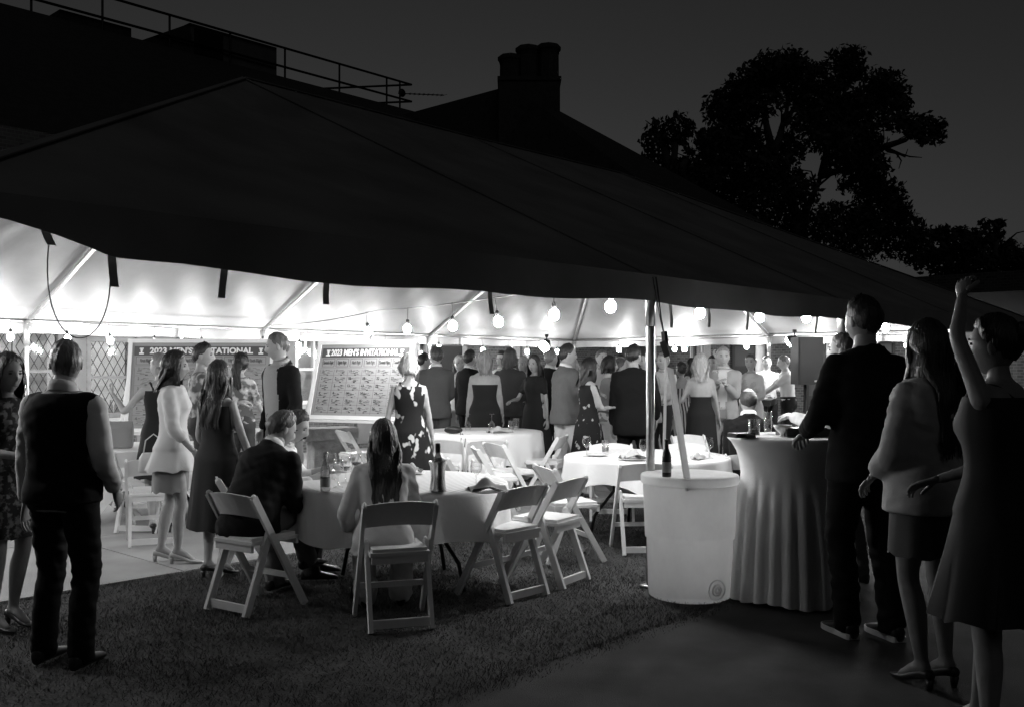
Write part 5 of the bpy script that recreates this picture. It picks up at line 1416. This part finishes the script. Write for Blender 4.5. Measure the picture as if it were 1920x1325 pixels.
add('drummer', 'drummer in a white shirt and pale cap seated behind the drum kit', 1258, 17.9, 1.75, 178, 'm', hip=.60, lean=8, head=(0, 10), rh=(.2, .4, .85), lh=(-.2, .4, .85), feet=[(.2, .4), (-.2, .4)], wear=[('shirt', k_white, D_(sleeve=.45)), ('trousers', k_black)], hair=('crop', .6), skin=.4, seed=34)
b = B(); b.lathe([(.16, .46), (.17, .5), (.17, .54), (.02, .55)], 16); b.tube([(0, 0, 0), (0, 0, .47)], .03, 8); b.lathe([(.2, 0), (.2, .02), (.03, .04)], 12)
small('drum_stool', b, m_darkwood, at(1258, 17.95), 17.95, .013, 'round stool under the drummer', 'stool')
add('baldman', 'seated man with thinning hair from behind, beyond the cocktail table', 1404, 9.1, 1.76, -10, 'm', hip=.55, lean=4, head=(0, 8), rh='lap', lh='lap', feet=[(.14, .42), (-.14, .42)], wear=[('jacket', k_suit), ('trousers', k_suit), ('collar', k_white)], hair=('balding', .03), skin=.36, seed=35)
chair(at(1404, 9.05), 9.08, -10, 'white folding chair under the seated man with thinning hair')
# --- right foreground
add('rightman', 'tall man in black leaning on the cocktail table, one white-soled shoe showing', 1622, 5.55, 1.96, 14, 'm', head=(6, 3), lh=(-.17, .27, 1.02), lelb=(-.6, -1, -.3), rh=(.25, .02, .80), feet=[(.10, -.05), (-.09, .05)], wear=[('jacket', k_suit, D_(hem=.79)), ('trousers', k_suit)], hair=('short', .012), skin=.3, shoe=('sneaker', .02), seed=36)
add('beyond', 'man in a pale shirt standing just beyond the tall man in black', 1585, 6.9, 1.80, 35, 'm', head=(20, 0), lh='glass', wear=[('shirt', k_cream), ('trousers', k_mid), ('collar', k_cream)], hair=('crop', .10), skin=.36, seed=37)
add('whiteblouse', 'long-haired woman in a loose white blouse and dark skirt at right', 1742, 4.72, 1.77, 20, 'f', head=(6, 2), rh=(.16, .26, 1.08), lh=(-.17, .2, 1.0), wear=[('jacket', mat('white_gauze', .34, .9, bump=.1, bscale=50), D_(hem=.80, ease=.045, sleeve=.9, rad=(.050, .054, .054, .05, .036), wr=.005)), ('skirt', k_navy, D_(top=1.0, hem=.60, flare=.02, fold=.006, ease=.02))], hair=('long', .012, .50), skin=.2, shoe=('heel', .03), seed=38)
add('armup', 'woman in a dark dress at the right edge with one bare arm raised high', 1872, 3.98, 1.76, 40, 'f', head=(10, 0), lh=(.02, .16, 1.86), lelb=(-1, .1, .0), rh='front', feet=[(.02, .12), (-.20, -.02)], wear=[('dress', k_black, D_(top=1.39, hem=.50, flare=.07, straps=1, ease=.02))], hair=('updo', .012), skin=.2, shoe=('heel', .03), seed=39, build=1.12)
# --- further guests filling the back of the tent
for i, (px, Z, H, fc, sx, hr, ht, tp) in enumerate([
    (862, 15.6, 1.75, 165, 'f', 'long', .35, 'w'), (938, 15.2, 1.82, 175, 'm', 'short', .03, 's'), (1076, 14.6, 1.70, 160, 'f', 'bob', .3, 'w'),
    (1122, 15.4, 1.84, -160, 'm', 'short', .12, 's'), (1182, 14.4, 1.72, 150, 'f', 'long', .05, 'b'), (1240, 14.2, 1.78, 130, 'm', 'crop', .2, 's'),
    (1334, 16.2, 1.76, 170, 'm', 'short', .02, 's'), (1158, 13.6, 1.68, -100, 'f', 'updo', .1, 'b'), (1296, 15.6, 1.70, 190, 'f', 'bob', .02, 'w')]):
    desc = ['fair long-haired woman in white at the back near the speaker', 'dark-haired man in a white shirt behind the bare-backed woman', 'fair-haired woman in white looking over the grey blazer',
            'greying man in a white shirt far behind the flowered dress', 'long-haired woman in black beside the tall black jacket', 'crop-haired man in a white shirt just right of the front pole',
            'man in a white shirt behind the clapping man', 'woman with hair pinned up left of the tall black jacket', 'short-haired woman in white beside the drum kit'][i]
    w_ = {'w': [('dress', k_print if i % 2 else k_cream, D_(top=1.39, hem=.5, flare=.06, straps=1))], 's': [('shirt', k_white if i % 2 else k_cream, D_(sleeve=.9 if i % 3 else .45)), ('trousers', k_mid), ('collar', k_white)], 'b': [('dress', k_black, D_(top=1.37, hem=.5, straps=1))]}[tp]
    add('g%d' % i, desc, px, Z, H, fc, sx, head=(random.uniform(-25, 25), random.uniform(-4, 8)), rh=random.choice(['glass', 'front', 'down']), lh=random.choice(['down', 'hip', 'front']), lean=random.uniform(-2, 6), side=random.uniform(-4, 4), twist=random.uniform(-12, 12), wear=w_, hair=(hr, ht, .22), skin=.46, shoe=('flat', .03), seed=50 + i)
finish_people()

# a hand bag on the pale-bloused woman's arm
b = B(); rings = []
for z, sx, sy in [(0, .10, .04), (.015, .115, .05), (.12, .11, .045), (.16, .085, .03)]:
    an = np.arange(20) * 2 * math.pi / 20; c_, s__ = np.cos(an), np.sin(an)
    rings.append(np.stack([sx * np.sign(c_) * np.abs(c_) ** .5, sy * np.sign(s__) * np.abs(s__) ** .5, np.full(20, z)], 1))
b.loft(rings); b.tube([(-.08, 0, .14), (-.06, 0, .26), (0, 0, .31), (.06, 0, .26), (.08, 0, .14)], .006, 6)
small('handbag', b, mat('white_leather', .6, .4), at(288, 7.75), 7.75, .72, 'small white handbag hanging from the arm of the woman in the pale blouse', 'bag', .3)
